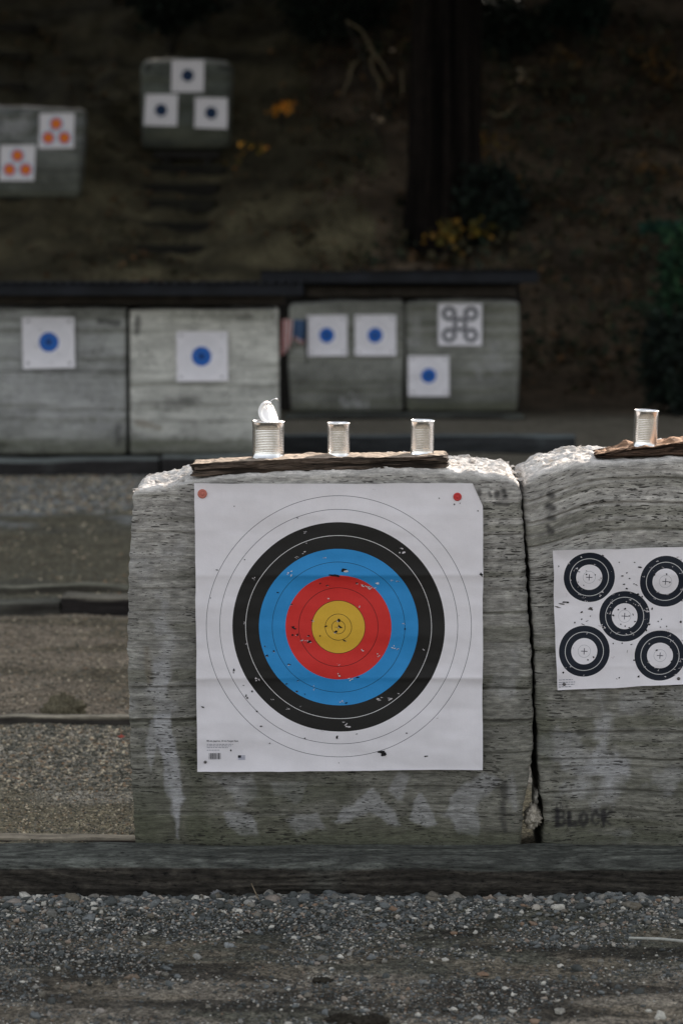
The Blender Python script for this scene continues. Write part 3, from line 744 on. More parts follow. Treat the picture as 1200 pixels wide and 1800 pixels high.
def paper(name, c4, wy, centre, scale, mat, label, res=.006, curl=.004, parent=None, cat='target paper', group=None, cut=None, creases=(), holes=(), hmap=None, seed=0, torn=True, tonefix=None, normal_tilt=None, rot=0.0):
    """c4: TL,TR,BR,BL in photo pixels at depth wy; centre (px,py) of print; uv in metres * scale"""
    tl, tr, br, bl = [P(a, b, wy) for a, b in c4]
    w = (tr-tl).length; h = (tl-bl).length; nx, ny = max(8, int(w/res)), max(8, int(h/res))
    C = P(centre[0], centre[1], wy)
    U, Vv = np.meshgrid(np.linspace(0, 1, nx+1), np.linspace(0, 1, ny+1), indexing='ij'); U = U.ravel(); Vv = Vv.ravel()
    def lerp(i): return (bl[i]*(1-U)+br[i]*U)*(1-Vv)+(tl[i]*(1-U)+tr[i]*U)*Vv
    x, z = lerp(0), lerp(2)
    ex = np.where(U == 0, -1, np.where(U == 1, 1, 0)); ez = np.where(Vv == 0, -1, np.where(Vv == 1, 1, 0))
    x = x+ex*0+(ex != 0)*(fbm(z*30, 0*z, 0, seed+1, 3)-.5)*.004*res/.006*0+(ex != 0)*(fbm(z*12, 0*z, 0, seed+1, 3)-.5)*.004
    z = z+(ez != 0)*(fbm(x*12, 0*z, 0, seed+2, 3)-.5)*.004
    y = -.002-curl*.4+(-(fbm(x*5, z*5, 0, seed+3, 3)-.5)*curl*1.3)-(fbm(x*3+z*2, z*11, 0, seed+4, 3)-.5)*curl*.9
    d = np.minimum(np.minimum(U, 1-U)*w, np.minimum(Vv, 1-Vv)*h)
    y = y-curl*.8*np.exp(-d/.02)*fbm(x*6, z*6, 0, seed+7, 2)
    for (py, amp) in creases:
        zc = PZ(centre[0], py, wy)+(vn(x*3, 0*x, 0, seed+8)-.5)*.004
        y = y-amp*np.exp(-np.abs(z-zc)/np.where(z > zc, .05, .016))*(.3+1.4*vn(x*3.3, 0*x, py, seed+9))
    du = (fbm(x*4, z*4, 0, seed+5, 2)-.5)*.004; dv = (fbm(x*4+7, z*4, 0, seed+6, 2)-.5)*.004
    uu, vv_ = (x-C.x)*scale, (z-C.z)*scale
    if rot: uu, vv_ = uu*math.cos(rot)-vv_*math.sin(rot), uu*math.sin(rot)+vv_*math.cos(rot)
    uv = np.stack([uu+du, vv_+dv], 1)
    y = np.minimum(y, -.0005)
    i, j = np.meshgrid(np.arange(nx), np.arange(ny), indexing='ij'); a = (i*(ny+1)+j).ravel()
    q = np.stack([a, a+ny+1, a+ny+2, a+1], 1)
    V = np.stack([x, y+wy, z], 1)
    SURF[seed] = V
    if cut is not None:
        a_, b_ = P(*cut[0], wy), P(*cut[1], wy); nn = Vector((-(b_.z-a_.z), 0, b_.x-a_.x)); nn.normalize()
        if nn.x < 0: nn = -nn
        sd = (V[:, 0]-a_.x)*nn.x+(V[:, 2]-a_.z)*nn.z
        m_ = sd > 0
        V[m_, 0] -= sd[m_]*nn.x; V[m_, 2] -= sd[m_]*nn.z; uv[m_, 0] -= sd[m_]*nn.x*scale; uv[m_, 1] -= sd[m_]*nn.z*scale
    qs = list(q); mats = [mat]; mi = [0]*len(q); T = []; tmi = []
    Vx = [V]; Ux = [uv]; n0 = len(V); rng = random.Random(seed+5)
    def ysurf(x_, z_):
        k = int(np.argmin((V[:, 0]-x_)**2+(V[:, 2]-z_)**2)); return V[k, 1]
    def blob(px, py, sx, sz, matid, lift, spiky=.45):
        nonlocal n0
        p = P(px, py, wy); k = (wy-CY)/FPX; m = 9; yy = ysurf(p.x, p.z)-lift
        pts = [(p.x, yy, p.z)]; rt = rng.uniform(-.5, .5)
        for s in range(m):
            a = 2*math.pi*s/m; r = rng.uniform(1-spiky, 1+spiky*.8); bx, bz = math.cos(a)*sx*r*k, math.sin(a)*sz*r*k
            pts.append((p.x+bx*math.cos(rt)-bz*math.sin(rt), yy, p.z+bx*math.sin(rt)+bz*math.cos(rt)))
        Vx.append(np.array(pts)); Ux.append(np.zeros((m+1, 2)))
        for s in range(m): T.append((n0, n0+1+s, n0+1+(s+1) % m)); tmi.append(matid)
        n0 += m+1
    for hh in holes:
        hx, hy, sx, sz, kd = hh
        px, py = hmap(hx, hy)
        if kd == 'd':
            if rng.random() < .55: blob(px+rng.uniform(-1, 1)*sx*.6, py+sz*.7, sx*.9, sz*.5, 2, .0010)
            blob(px, py, sx, sz, 1, .0018)
        elif kd == 'g': blob(px, py, sx, sz, 3, .0014, .5)
        else:
            for q_ in range(4): blob(px+rng.uniform(-1, 1)*sx*1.0, py+rng.uniform(-1, 1)*sz*1.0, sx*rng.uniform(.25, .6), sz*rng.uniform(.15, .5), 2, .0012+q_*.0002, .8)
            if rng.random() < .5: blob(px+rng.uniform(-1, 1)*sx*.5, py+rng.uniform(-1, 1), sx*.22, sz*.3, 1, .0024)
    o = mesh_obj(name, np.concatenate(Vx), q, T if T else None, uv=np.concatenate(Ux), mats=[mat, M_hole, M_torn, M_steel], mi=list(mi)+tmi, loc=tuple(C), parent=parent)
    tag(o, label, cat, group); return o

H80 = [(132,387,5,2.2,'d'),(197,148,2,2,'d'),(108,493,1.6,2.5,'d'),(236,349,2.5,2,'d'),(435,192,3.2,1.6,'d'),(463,245,6,5,'w'),(467,287,4,2,'w'),(460,323,8,4,'w'),(430,343,8,5,'w'),(405,400,8,8,'w'),(360,473,4,2.6,'d'),(610,386,10,8,'d'),(572,406,20,5.5,'d'),(520,438,4,3,'d'),(547,446,5,2,'d'),(657,438,6,3,'d'),(685,447,16,5,'w'),(712,458,16,6,'w'),(738,440,10,4,'w'),(550,497,4,3,'w'),(670,527,5,4,'w'),(413,518,4,3,'d'),(490,580,6,3,'w'),(488,578,3,2,'d'),(590,577,6,6.5,'d'),(594,602,9,4,'d'),(578,621,6.5,5,'d'),(540,601,6,2.4,'d'),(520,636,3,3,'d'),(612,655,7,2.4,'d'),(418,604,7,4,'d'),(425,610,7,3,'d'),(415,633,3.5,4,'d'),(434,632,4.5,4,'d'),(476,636,4,4,'d'),(455,652,9,4,'w'),(478,659,9,4,'d'),(470,656,11,3,'w'),(195,765,4,5,'d'),(194,773,2,4,'d'),(232,823,3.5,2,'d'),(264,846,4,3,'d'),(241,862,2.5,6,'d'),(246,870,2.5,5,'d'),(282,920,4,3,'d'),(297,976,6,3,'d'),(78,905,7,2.6,'d'),(312,676,3,2,'d'),(345,694,4,4,'d'),(320,711,5,4,'d'),(404,744,6,3,'d'),(436,806,3,2,'d'),(433,846,5,3.5,'d'),(393,818,4,2,'d'),(462,857,3,2,'d'),(498,833,3,8,'w'),(238,667,5,3,'w'),(284,797,8,8,'w'),(340,876,8,3,'w'),(398,910,8,3,'w'),(445,903,4,2,'w'),(530,994,5,3,'w'),(603,885,10,5,'w'),(618,890,4,3,'d'),(618,968,14,10,'w'),(583,1018,4,7,'d'),(462,1022,3,3,'d'),(330,1040,4,2,'d'),(184,1067,3,4,'d'),(750,1074,13,8,'d'),(760,1082,10,7,'d'),(917,1089,7,2.6,'d'),(590,1114,1.5,2,'d'),(845,1002,4,2,'d'),(657,1005,4,2,'d'),(800,680,10,6,'w'),(815,688,7,4,'w'),(838,610,3,4,'d'),(835,590,5,3,'w'),(740,710,6,6,'w'),(745,875,12,6,'w'),(775,878,12,8,'w'),(815,855,6,3,'w'),(910,688,4,5,'w'),(830,315,13,8,'w'),(810,430,7,3,'w'),(790,428,6,3,'w'),(660,793,6,2.5,'d'),(630,800,13,6,'w'),(967,118,2.6,2.6,'d'),(1024,141,3,3,'d'),(1045,137,2,2,'d'),(1112,165,4,2,'d'),(740,868,4,2,'d'),(270,425,5,8,'w'),(235,590,3,6,'w'),(725,85,6,3,'w'),(537,342,5,3,'w'),(1040,560,3,3,'w'),(680,690,6,6,'w'),(588,745,5,3,'w'),(1125,405,6,8,'d'),(960,945,5,3,'w'),(590,780,6,10,'w')]
hm80 = lambda a, b: (320+a/2.143, 820+b/2.143)
H80 = [(a, b, c/2.143, d/2.143, k) for a, b, c, d, k in H80]
pap80 = paper('target_paper', [(342, 849), (848, 849), (847, 1352), (347, 1355)], -.016, (595, 1102), .40/(234*7.162/FPX*1.0025), M_80,
      'large square target paper with yellow, red, blue and black rings', res=.0045, curl=.013, cut=((830, 849), (848, 889)),
      creases=[(1010, .009), (1191, .010)], holes=H80, hmap=hm80, seed=900)
H5 = [(103,222,6,8,'d'),(280,270,12,5,'d'),(350,262,5,5,'d'),(348,294,9,6,'d'),(270,403,7,5,'d'),(283,420,6,5,'d'),(308,429,8,4,'d'),(325,392,6,5,'d'),(633,185,6,5,'d'),(660,306,12,7,'d'),(702,280,9,5,'d'),(726,330,8,6,'d'),(678,381,11,6,'d'),(702,418,9,7,'d'),(765,378,9,4,'d'),(785,385,12,5,'d'),(943,298,9,9,'d'),(308,628,12,7,'d'),(306,688,8,7,'d'),(247,719,7,7,'d'),(385,600,20,16,'g'),(390,590,15,8,'d'),(583,900,6,8,'d'),(767,1046,8,8,'d'),(660,897,7,7,'d'),(742,908,12,4,'d'),(806,1190,9,11,'d'),(635,1200,8,6,'d'),(612,1208,6,4,'d'),(140,1148,8,11,'d'),(688,598,9,8,'d'),(775,710,9,7,'d'),(725,662,9,6,'d'),(688,750,6,6,'d'),(725,762,9,5,'d'),(650,733,7,5,'d'),(585,655,12,7,'d'),(628,605,8,6,'d'),(760,650,5,9,'d'),(935,545,9,5,'d'),(925,600,6,12,'d'),(1008,690,6,6,'d'),(980,708,7,5,'d'),(1052,752,7,6,'d'),(998,758,8,4,'d'),(1087,940,9,6,'d'),(1150,987,6,6,'d'),(1140,1012,5,9,'d'),(1092,1057,8,5,'d'),(965,960,10,6,'d'),(408,1018,9,8,'d'),(358,1042,8,8,'d'),(490,125,9,5,'d'),(770,188,7,5,'d'),(565,262,6,4,'d'),(1175,712,10,10,'d'),(1190,530,6,8,'d'),(275,362,5,4,'d'),(425,298,5,6,'d'),(1000,228,22,3,'d'),(932,258,9,4,'d'),(1050,290,7,9,'d'),(1080,365,6,9,'d'),(320,735,22,3,'d'),(352,705,14,3,'d'),(383,662,4,9,'d'),(706,970,2,14,'d'),(90,580,34,6,'g'),(130,556,30,7,'g'),(165,540,30,6,'d'),(188,545,14,6,'d'),(875,785,8,12,'d'),(730,455,10,5,'d'),(800,470,14,8,'d'),(840,492,8,8,'d'),(900,735,8,8,'d'),(215,330,5,18,'d'),(820,232,18,6,'d')]
r5 = random.Random(3)
for (sx_, sy_, n_) in ((335, 352, 9), (1010, 320, 14), (686, 668, 22), (360, 1020, 6), (1042, 990, 18)):
    for _ in range(n_):
        a_ = r5.uniform(0, 6.28); rr_ = r5.uniform(125, 225); H5.append((sx_+math.cos(a_)*rr_, sy_+math.sin(a_)*rr_, r5.uniform(7, 15), r5.uniform(4, 11), 'w'))
for a_, b_ in ((480, 330), (470, 350), (485, 460), (470, 480), (870, 605), (880, 625), (1060, 790), (470, 740), (495, 760)): H5.append((a_, b_, 16, 14, 'w'))
H5 = [(a, b, c/5.0, d/5.0, k) for a, b, c, d, k in H5 if a < 1330]
pap5 = paper('target_paper', [(970, 966), (1221, 960), (1228, 1200), (978, 1212)], -.004, (1097, 1083), 1.0, M_5,
      'wrinkled white paper with five black ring spots, full of arrow holes', res=.004, curl=.015, holes=H5, hmap=lambda a, b: (960+a/5, 950+b/5), seed=950, creases=[(1105, .003), (1170, .003), (1010, .004)], rot=math.radians(3.2))

# small printing on the papers (sits 1.5 mm proud of the sheet)
def marks(name, rects, seed, parent, mats):
    A = []; Q = []; mi = []
    for (a, b, c_, d, m) in rects:
        p, q_ = P(a, b, -.018), P(c_, d, -.018); n = len(A)
        wy = min(surf_y(seed, xx, zz) for xx in (p.x, q_.x) for zz in (p.z, q_.z))-.0012
        A += [(p.x, wy, q_.z), (q_.x, wy, q_.z), (q_.x, wy, p.z), (p.x, wy, p.z)]; Q.append((n, n+1, n+2, n+3)); mi.append(m)
    o = mesh_obj(name, A, Q, mats=mats, mi=mi, smooth=False)
    o.parent = parent; o.matrix_parent_inverse = Matrix.Translation(-Vector(parent.location)); return o
M_grey = plain('grey_ink', (.28, .28, .33), .7); M_mid = plain('blue_grey_ink', (.36, .37, .46), .7)
PY = -.0275
t = place_text('printed_title', '80 cm (approx. 32 in) Target Face', 363.5, 1303.5, PY, 56, M_ink, None, bold=.012); 
for v in t.data.vertices: v.co.y = surf_y(900, v.co.x, v.co.z)-.0014
t.parent = pap80; t.matrix_parent_inverse = Matrix.Translation(-Vector(pap80.location))
rc = []; rr = random.Random(1)
for ly, x1 in ((1307, 410), (1310, 407), (1313, 401), (1317.5, 386)):
    x = 364
    while x < x1:
        w = rr.uniform(2.5, 6); rc.append((x, ly-.55, min(x+w, x1), ly+.45, 0)); x += w+1.1
marks('printed_lines', rc, 900, pap80, [M_grey])
bars = []; x = 367.5
while x < 388.5:
    w = rr.choice([.5, .9, 1.6]); bars.append((x, 1322.5, x+w, 1333.5, 0)); x += w+rr.choice([.5, .8, 1.2])
marks('barcode', bars, 900, pap80, [M_ink])
fl = [(418.5, 1326.5, 424, 1331, 1)]+[(424, 1326.5+k*1.3, 431, 1327.2+k*1.3, 0) for k in range(4)]+[(418.5, 1331+k*1.3, 431, 1331.8+k*1.3, 0) for k in range(3)]
marks('printed_flag', fl, 900, pap80, [M_mid, M_ink])
rc = []
for k, (ly, x1) in enumerate(((1194.5, 1006), (1199, 1010), (1203, 1009), (1207, 1004))):
    x = 981
    while x < x1:
        w = rr.uniform(2.5, 6); rc.append((x, ly-.6-(x-981)*.02, min(x+w, x1), ly+.6-(x-981)*.02, 0)); x += w+1.2
marks('printed_lines', rc, 950, pap5, [M_grey])

# pins
def pin(px, py, wy, R, mat, label, nail_only=False):
    c = P(px, py, wy); c.y = surf_y(900 if px < 900 else 950, c.x, c.z)-.0005; root = empty('pin', c, label, 'pin', None)
    def lathe(name, prof, m, n=28):
        V = []; Q = []
        for r, d in prof:
            for j in range(n): a = 2*math.pi*j/n; V.append((r*math.cos(a), -d, r*math.sin(a)))
        for i in range(len(prof)-1):
            for j in range(n): Q.append((i*n+j, (i+1)*n+j, (i+1)*n+(j+1) % n, i*n+(j+1) % n))
        return mesh_obj(name, V, Q, mats=[m], parent=root)
    if not nail_only:
        lathe('washer', [(R, 0), (R, .002), (R*.93, .0034), (R*.75, .0038), (R*.55, .0030), (R*.45, .0030), (.0001, .0032)], mat)
        lathe('nail_head', [(.0045, .003), (.0045, .005), (.0035, .006), (.0001, .0062)], mat if mat is M_redpin else M_pinkpin)
    else:
        lathe('nail_head', [(R, 0), (R, .002), (R*.8, .003), (.0001, .0034)], M_steel)
        lathe('nail_shank', [(R*.4, .0), (R*.4, -.01), (.0001, -.012)], M_steel)
pin(355.5, 868, -.025, .0140, M_pinkpin, 'faded pink round pin at the top left corner of the large target')
pin(803.5, 873, -.025, .0125, M_redpin, 'bright red round pin near the top right corner of the large target')
pin(361, 1339, -.024, .0045, M_steel, 'small dark nail head below the barcode of the large target', True)
pin(990.5, 1202, -.013, .0048, M_steel, 'black nail head at the bottom left corner of the five spot paper', True)
pin(1192, 1193, -.013, .0048, M_steel, 'black nail head at the bottom edge of the five spot paper by the frame edge', True)

# ------------------------------------------------------------------ rear target rows
YL, YR, YH1, YH2 = 12.42, 18.3, 23.9, 24.9
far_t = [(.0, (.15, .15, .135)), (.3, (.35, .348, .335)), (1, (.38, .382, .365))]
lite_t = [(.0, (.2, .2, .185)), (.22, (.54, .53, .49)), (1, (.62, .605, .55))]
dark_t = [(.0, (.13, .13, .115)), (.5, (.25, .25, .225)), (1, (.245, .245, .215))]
def rblk(yf, L, R, Tp, zb, label, tones, seams=(), blobs=(), seed=0, depth=.5, r=.06, res=.012, grp='foam target blocks', tt=(.30, .30, .28)):
    o, _ = foam_block('foam_target_block', yf, depth, L, R, Tp, zb, res, seams, blobs, seed=seed, tones=tones, mat=M_foamfar, r=r, fray=.6, toptone=tt, grn=.15)
    return tag(o, label, 'target block', grp)
zb = PZ(300, 800, YL)
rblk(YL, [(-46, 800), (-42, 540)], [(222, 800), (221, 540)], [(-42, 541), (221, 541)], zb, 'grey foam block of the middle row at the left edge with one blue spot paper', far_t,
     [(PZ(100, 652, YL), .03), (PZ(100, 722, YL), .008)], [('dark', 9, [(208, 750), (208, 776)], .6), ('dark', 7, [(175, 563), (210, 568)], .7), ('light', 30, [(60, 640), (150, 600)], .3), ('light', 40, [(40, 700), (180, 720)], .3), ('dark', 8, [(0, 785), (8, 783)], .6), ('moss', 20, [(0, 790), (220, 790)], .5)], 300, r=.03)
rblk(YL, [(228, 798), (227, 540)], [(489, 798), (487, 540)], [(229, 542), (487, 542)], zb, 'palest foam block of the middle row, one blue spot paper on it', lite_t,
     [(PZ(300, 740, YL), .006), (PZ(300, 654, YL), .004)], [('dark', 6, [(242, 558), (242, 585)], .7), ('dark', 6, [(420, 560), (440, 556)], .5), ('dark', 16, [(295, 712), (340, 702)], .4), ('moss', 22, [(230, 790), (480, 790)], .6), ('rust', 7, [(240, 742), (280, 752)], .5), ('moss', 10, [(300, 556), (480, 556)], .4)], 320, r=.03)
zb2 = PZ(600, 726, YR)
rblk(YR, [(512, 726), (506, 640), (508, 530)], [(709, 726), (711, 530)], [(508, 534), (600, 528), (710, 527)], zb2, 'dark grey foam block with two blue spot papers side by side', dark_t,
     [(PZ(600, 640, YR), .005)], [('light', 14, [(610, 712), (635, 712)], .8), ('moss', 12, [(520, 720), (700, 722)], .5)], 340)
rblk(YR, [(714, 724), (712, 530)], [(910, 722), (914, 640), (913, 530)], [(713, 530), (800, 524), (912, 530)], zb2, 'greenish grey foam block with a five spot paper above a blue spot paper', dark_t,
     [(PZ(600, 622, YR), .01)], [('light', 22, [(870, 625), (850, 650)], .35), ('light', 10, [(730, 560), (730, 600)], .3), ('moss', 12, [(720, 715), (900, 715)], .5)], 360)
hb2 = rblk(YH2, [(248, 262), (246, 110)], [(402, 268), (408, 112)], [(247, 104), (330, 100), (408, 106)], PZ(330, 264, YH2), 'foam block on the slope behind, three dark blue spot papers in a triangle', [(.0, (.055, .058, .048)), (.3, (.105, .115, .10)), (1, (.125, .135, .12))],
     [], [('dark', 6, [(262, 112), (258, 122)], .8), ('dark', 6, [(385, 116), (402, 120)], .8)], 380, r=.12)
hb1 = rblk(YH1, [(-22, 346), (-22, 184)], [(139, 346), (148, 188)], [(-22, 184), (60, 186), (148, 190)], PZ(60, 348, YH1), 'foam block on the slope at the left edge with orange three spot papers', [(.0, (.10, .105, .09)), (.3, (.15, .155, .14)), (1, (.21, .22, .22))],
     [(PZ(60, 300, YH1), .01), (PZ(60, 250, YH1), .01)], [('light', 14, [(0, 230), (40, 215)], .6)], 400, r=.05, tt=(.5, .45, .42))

def sq(px, py, s): return [(px-s, py-s), (px+s, py-s), (px+s, py+s), (px-s, py+s)]
grp = 'single spot target papers on the far blocks'
def fpap(c4, wy, c, mat, label, g=grp, sc=1.0, seed=0):
    wpx = c4[1][0]-c4[0][0]; hs = [(c[0]+a*wpx*.40, c[1]+b*wpx*.40, wpx*.03, wpx*.022, 'g') for a in (-1, 1) for b in (-1, 1)] if mat is not M_3 and mat is not M_5 else []
    rr_ = random.Random(seed); hs += [(c[0]+rr_.gauss(0, wpx*.16), c[1]+rr_.gauss(0, wpx*.16), wpx*.012, wpx*.012, 'd') for _ in range(9)]
    return paper('target_paper', c4, wy-.02, c, sc, mat, label, res=.03, curl=.02, group=g, seed=seed, holes=hs, hmap=lambda a, b: (a, b))
fpap([(39, 557), (131, 557), (132, 646), (41, 648)], YL, (86, 601), M_1, 'blue spot paper pinned on the middle row block at the left edge', seed=1)
fpap([(310, 582), (400, 582), (401, 669), (311, 670)], YL, (354, 626), M_1, 'blue spot paper pinned on the palest foam block', seed=2)
fpap([(538, 554), (610, 553), (610, 625), (538, 626)], YR, (574, 589), M_1, 'blue spot paper beside the small flag', seed=3)
fpap([(623, 553), (696, 553), (696, 625), (624, 625)], YR, (659, 589), M_1, 'right one of the two blue spot papers side by side on the dark grey block', seed=4)
fpap([(717, 625), (789, 625), (789, 696), (717, 696)], YR, (753, 660), M_1, 'blue spot paper below and left of the far five spot paper', seed=5)
fpap([(770, 533), (847, 533), (846, 607), (770, 607)], YR, (808, 570), M_5, 'small far five spot paper at the top of the greenish grey block', g='five spot target papers', seed=6)
pap5['group'] = 'five spot target papers'
fpap([(302, 105), (359, 105), (358, 161), (301, 161)], YH2, (330, 132), M_1d, 'dark blue spot paper at the top of the triangle on the slope block', seed=7)
fpap([(256, 165), (313, 165), (311, 221), (253, 220)], YH2, (283, 193), M_1d, 'dark blue spot paper at the lower left of the triangle on the slope block', seed=8)
fpap([(343, 170), (400, 172), (399, 226), (342, 224)], YH2, (371, 198), M_1d, 'dark blue spot paper at the lower right of the triangle on the slope block', seed=9)
g3 = 'orange three spot papers'
fpap([(70, 199), (131, 198), (130, 260), (68, 261)], YH1, (99, 230), M_3, 'upper right orange three spot paper on the slope block at the left edge', g=g3, sc=1.02, seed=10)
fpap([(1, 255), (63, 254), (60, 317), (-1, 317)], YH1, (31, 286), M_3, 'lower left orange three spot paper on the slope block at the left edge', g=g3, sc=1.02, seed=11)

# supports under the slope blocks
def support(px0, px1, pyb, wy, label):
    a, b = P(px0, pyb, wy), P(px1, pyb, wy); gz = float(hgt(np.array([(a.x+b.x)/2]), np.array([wy+.2]))[0])-.3
    root = empty('block_stand', ((a.x+b.x)/2, wy+.25, gz), label, 'stand')
    for i, (x0, x1, y0, y1, z0, z1, nm) in enumerate([(a.x+.1, b.x-.1, wy+.12, wy+.45, a.z-.10, a.z-.002, 'platform'), (a.x+.2, a.x+.32, wy+.2, wy+.32, gz, a.z-.10, 'leg'), (b.x-.32, b.x-.2, wy+.2, wy+.32, gz, a.z-.10, 'leg')]):
        V, N, Q = rbox(x0, x1, y0, y1, z0, z1, 6, 4, 4, .01)
        mesh_obj(nm, V-np.array(root.location), Q, mats=[M_beam], parent=root)
support(255, 398, 264, YH2, 'low dark wooden stand under the slope block with dark blue spots')
support(-15, 132, 348, YH1, 'low dark wooden stand under the slope block with orange spots')

# roofs over the rear rows
def box_part(nm, x0, x1, y0, y1, z0, z1, mat, root, n=(12, 4, 3), r=.006, shear=None):
    V, N, Q = rbox(x0, x1, y0, y1, z0, z1, *n, r)
    if shear is not None: V[:, 2] += (V[:, 1]-y0)*shear
    return mesh_obj(nm, V-np.array(root.location), Q, mats=[mat], parent=root)
def shelter(xa, xb, wy, py_top, py_bot, py_beam, label, posts, xbeam, xwall=None):
    z1, z0, zbm = PZ(600, py_top, wy-.5), PZ(600, py_bot, wy-.5), PZ(600, py_beam, wy-.1)
    root = empty('roof_shelter', ((xa+xb)/2, wy+.3, 0), label, 'shelter')
    # corrugated sheet, low at the front
    nx = int((xb-xa)/.019); xs = np.linspace(xa, xb, nx); V = []; Q = []
    ys = [wy-.5, wy+1.25]
    for t_ in (0, 1):
        for k, y in enumerate(ys):
            for i, x in enumerate(xs):
                V.append((x, y, z1-.012+k*-.03+.011*math.sin(x*2*math.pi/.076)-t_*.004-.014*vn(x*.7, 0, 0, 71)))
    def id_(t_, k, i): return (t_*2+k)*nx+i
    for i in range(nx-1):
        Q.append((id_(0, 0, i), id_(0, 0, i+1), id_(0, 1, i+1), id_(0, 1, i))); Q.append((id_(1, 0, i+1), id_(1, 0, i), id_(1, 1, i), id_(1, 1, i+1)))
        Q.append((id_(1, 0, i), id_(1, 0, i+1), id_(0, 0, i+1), id_(0, 0, i)))
    mesh_obj('roof_sheet', np.array(V)-np.array(root.location), Q, mats=[M_roof], parent=root)
    box_part('fascia', xa+.02, xb-.02, wy-.47, wy-.43, z0, z1-.032, M_roof, root)
    box_part('beam', xbeam[0], xbeam[1], wy-.12, wy-.04, zbm, zbm+.10, M_beam2, root)
    box_part('back_wall', xa+.1, xwall if xwall else xb-.1, wy+.95, wy+1.0, 0, z1-.06, M_beam, root)
    for x in posts: box_part('post', x-.05, x+.05, wy+.62, wy+.72, 0, z1-.05, M_beam, root, (2, 2, 6))
    return root
shelter(PX(-90, 500, YL-.5), PX(537, 500, YL-.5), YL, 492, 519, 535, 'long dark roof over the left blocks of the middle row', [PX(-60, 500, YL+.6), PX(224, 500, YL+.6)], (PX(-80, 500, YL), PX(500, 500, YL)), PX(484, 500, YL+1))
shelter(PX(455, 480, YR-.5), PX(950, 480, YR-.5), YR, 472, 497, 521, 'dark roof over the two farther blocks, behind the longer roof', [PX(520, 500, YR+.6), PX(907, 500, YR+.6)], (PX(540, 500, YR), PX(906, 500, YR)))

# timbers on the ground
grpT = 'timbers laid across the lanes'
def tmb(px0, px1, pyt, pyb, wy, dep, label, ct=(.16, .15, .13), cf=(.035, .03, .027), seed=0, res=.02, mat=None):
    x0, x1 = PX(px0, 900, wy), PX(px1, 900, wy)
    zt, zb_ = PZ(600, pyt, wy), PZ(600, pyb, wy)
    timber('timber', x0, x1, wy, wy+dep, min(zb_, zt-.03)-.08, zt, res, mat or M_board, ct, cf, 700+seed, label, r=.008, rough=1.3, group=grpT, warp=.035)
tmb(-60, 245, 1472, 1482, .36, .04, 'thin pale topped board half buried just behind the near timber', (.30, .26, .20), (.03, .022, .02), 1, .01)
tmb(-60, 250, 1258, 1269, 2.25, .05, 'pale edged board half buried across the lane beside the lump of earth', (.26, .23, .18), (.04, .035, .03), 2, .01)
tmb(-60, 104, 1062, 1074, 5.0, .14, 'sunken grey timber at the left edge, level with the darker one beside it', (.10, .098, .08), (.035, .032, .027), 3)
tmb(105, 260, 1052, 1074, 5.0, .16, 'dark faced timber ending behind the left edge of the near block', (.17, .155, .125), (.018, .015, .014), 4)
tmb(-60, 250, 1028, 1034, 5.75, .05, 'faint thin board across the lane behind the two dark timbers', (.16, .155, .12), (.05, .045, .035), 5)
tmb(-80, 280, 808, 836, YL-.28, .24, 'dark heavy timber at the foot of the left edge block of the middle row', (.15, .165, .16), (.022, .020, .020), 6)
tmb(284, 500, 802, 830, YL-.28, .24, 'dark heavy timber at the foot of the palest foam block', (.15, .165, .16), (.024, .022, .022), 7)
tmb(495, 1010, 766, 783, YL+1.6, .2, 'bluish grey timber on the ground behind the narrow cans', (.13, .15, .155), (.03, .032, .034), 8)
tmb(500, 920, 730, 741, YR-.3, .24, 'low dark timber at the foot of the two farther foam blocks', (.08, .085, .075), (.018, .017, .015), 9)

# loose things on the ground
def on_ground(px, py):
    d = ray(px, py); t_ = (0-CZ)/d[2]; return d[0]*t_, CY+d[1]*t_
def rock(px, py, rpx, col, label, seed, flat=.7, name='stone'):
    x, y = on_ground(px, py); r = rpx*(y-CY)/FPX; z = float(hgt(np.array([x]), np.array([y]))[0])
    return chunk(name, (x, y, z+r*flat*.45), (r, r*.8, r*flat), seed, col, label, 'stone' if name == 'stone' else 'soil clod')
def rock_(*a, **k):
    o = rock(*a, **k)
    if o.name.startswith('stone'): o.data.materials[0] = M_pebble
    return o
M_pebble = vcol_mat('pebble', .75, .3, 200, .3)
rock_(381, 1571, 11, (.20, .20, .20), 'smooth round grey stone against the near timber below the large target', 31)
rock_(306, 1567, 9, (.20, .15, .11), 'tan stone against the near timber at the left of the gravel strip', 32)
rock_(860, 1582, 11, (.30, .24, .19), 'rounded beige stone against the near timber right of the large target', 33)
rock_(984, 1776, 9, (.36, .34, .30), 'small white stone on the sandy ground near the bottom right', 34)
rock_(402, 1659, 8, (.30, .31, .31), 'pale grey stone in the gravel below the large target', 35)
rock_(232, 1716, 12, (.20, .15, .11), 'flat brown stone on the ground at the lower left', 36, flat=.4)
for i, (a, b, rr_, lb) in enumerate(((600, 1792, 26, 'dark earth clod at the bottom edge, left one of a pair'), (655, 1797, 30, 'dark earth clod at the bottom edge, right one of a pair'), (566, 1721, 17, 'dark flat earth clod a little above the bottom pair'))):
    rock(a, b, rr_, (.030, .026, .020), lb, 60+i, flat=.35, name='earth_clod')
x, y = on_ground(110, 1243); z = float(hgt(np.array([x]), np.array([2.45]))[0])
chunk('earth_lump', tuple(P(112, 1246, 2.42)-Vector((0, 0, .02))), (.085, .07, .06), 77, (.12, .105, .07), 'low lump of brownish earth behind the pale edged board', 'soil clod')
xa, ya = on_ground(1105, 1657); xb, yb = on_ground(1215, 1664)
V, Q, T_ = tube([(xa, ya, .012), ((xa+xb)/2, (ya+yb)/2+.003, .014), (xb, yb, .012)], [.0035, .004, .004], 8)
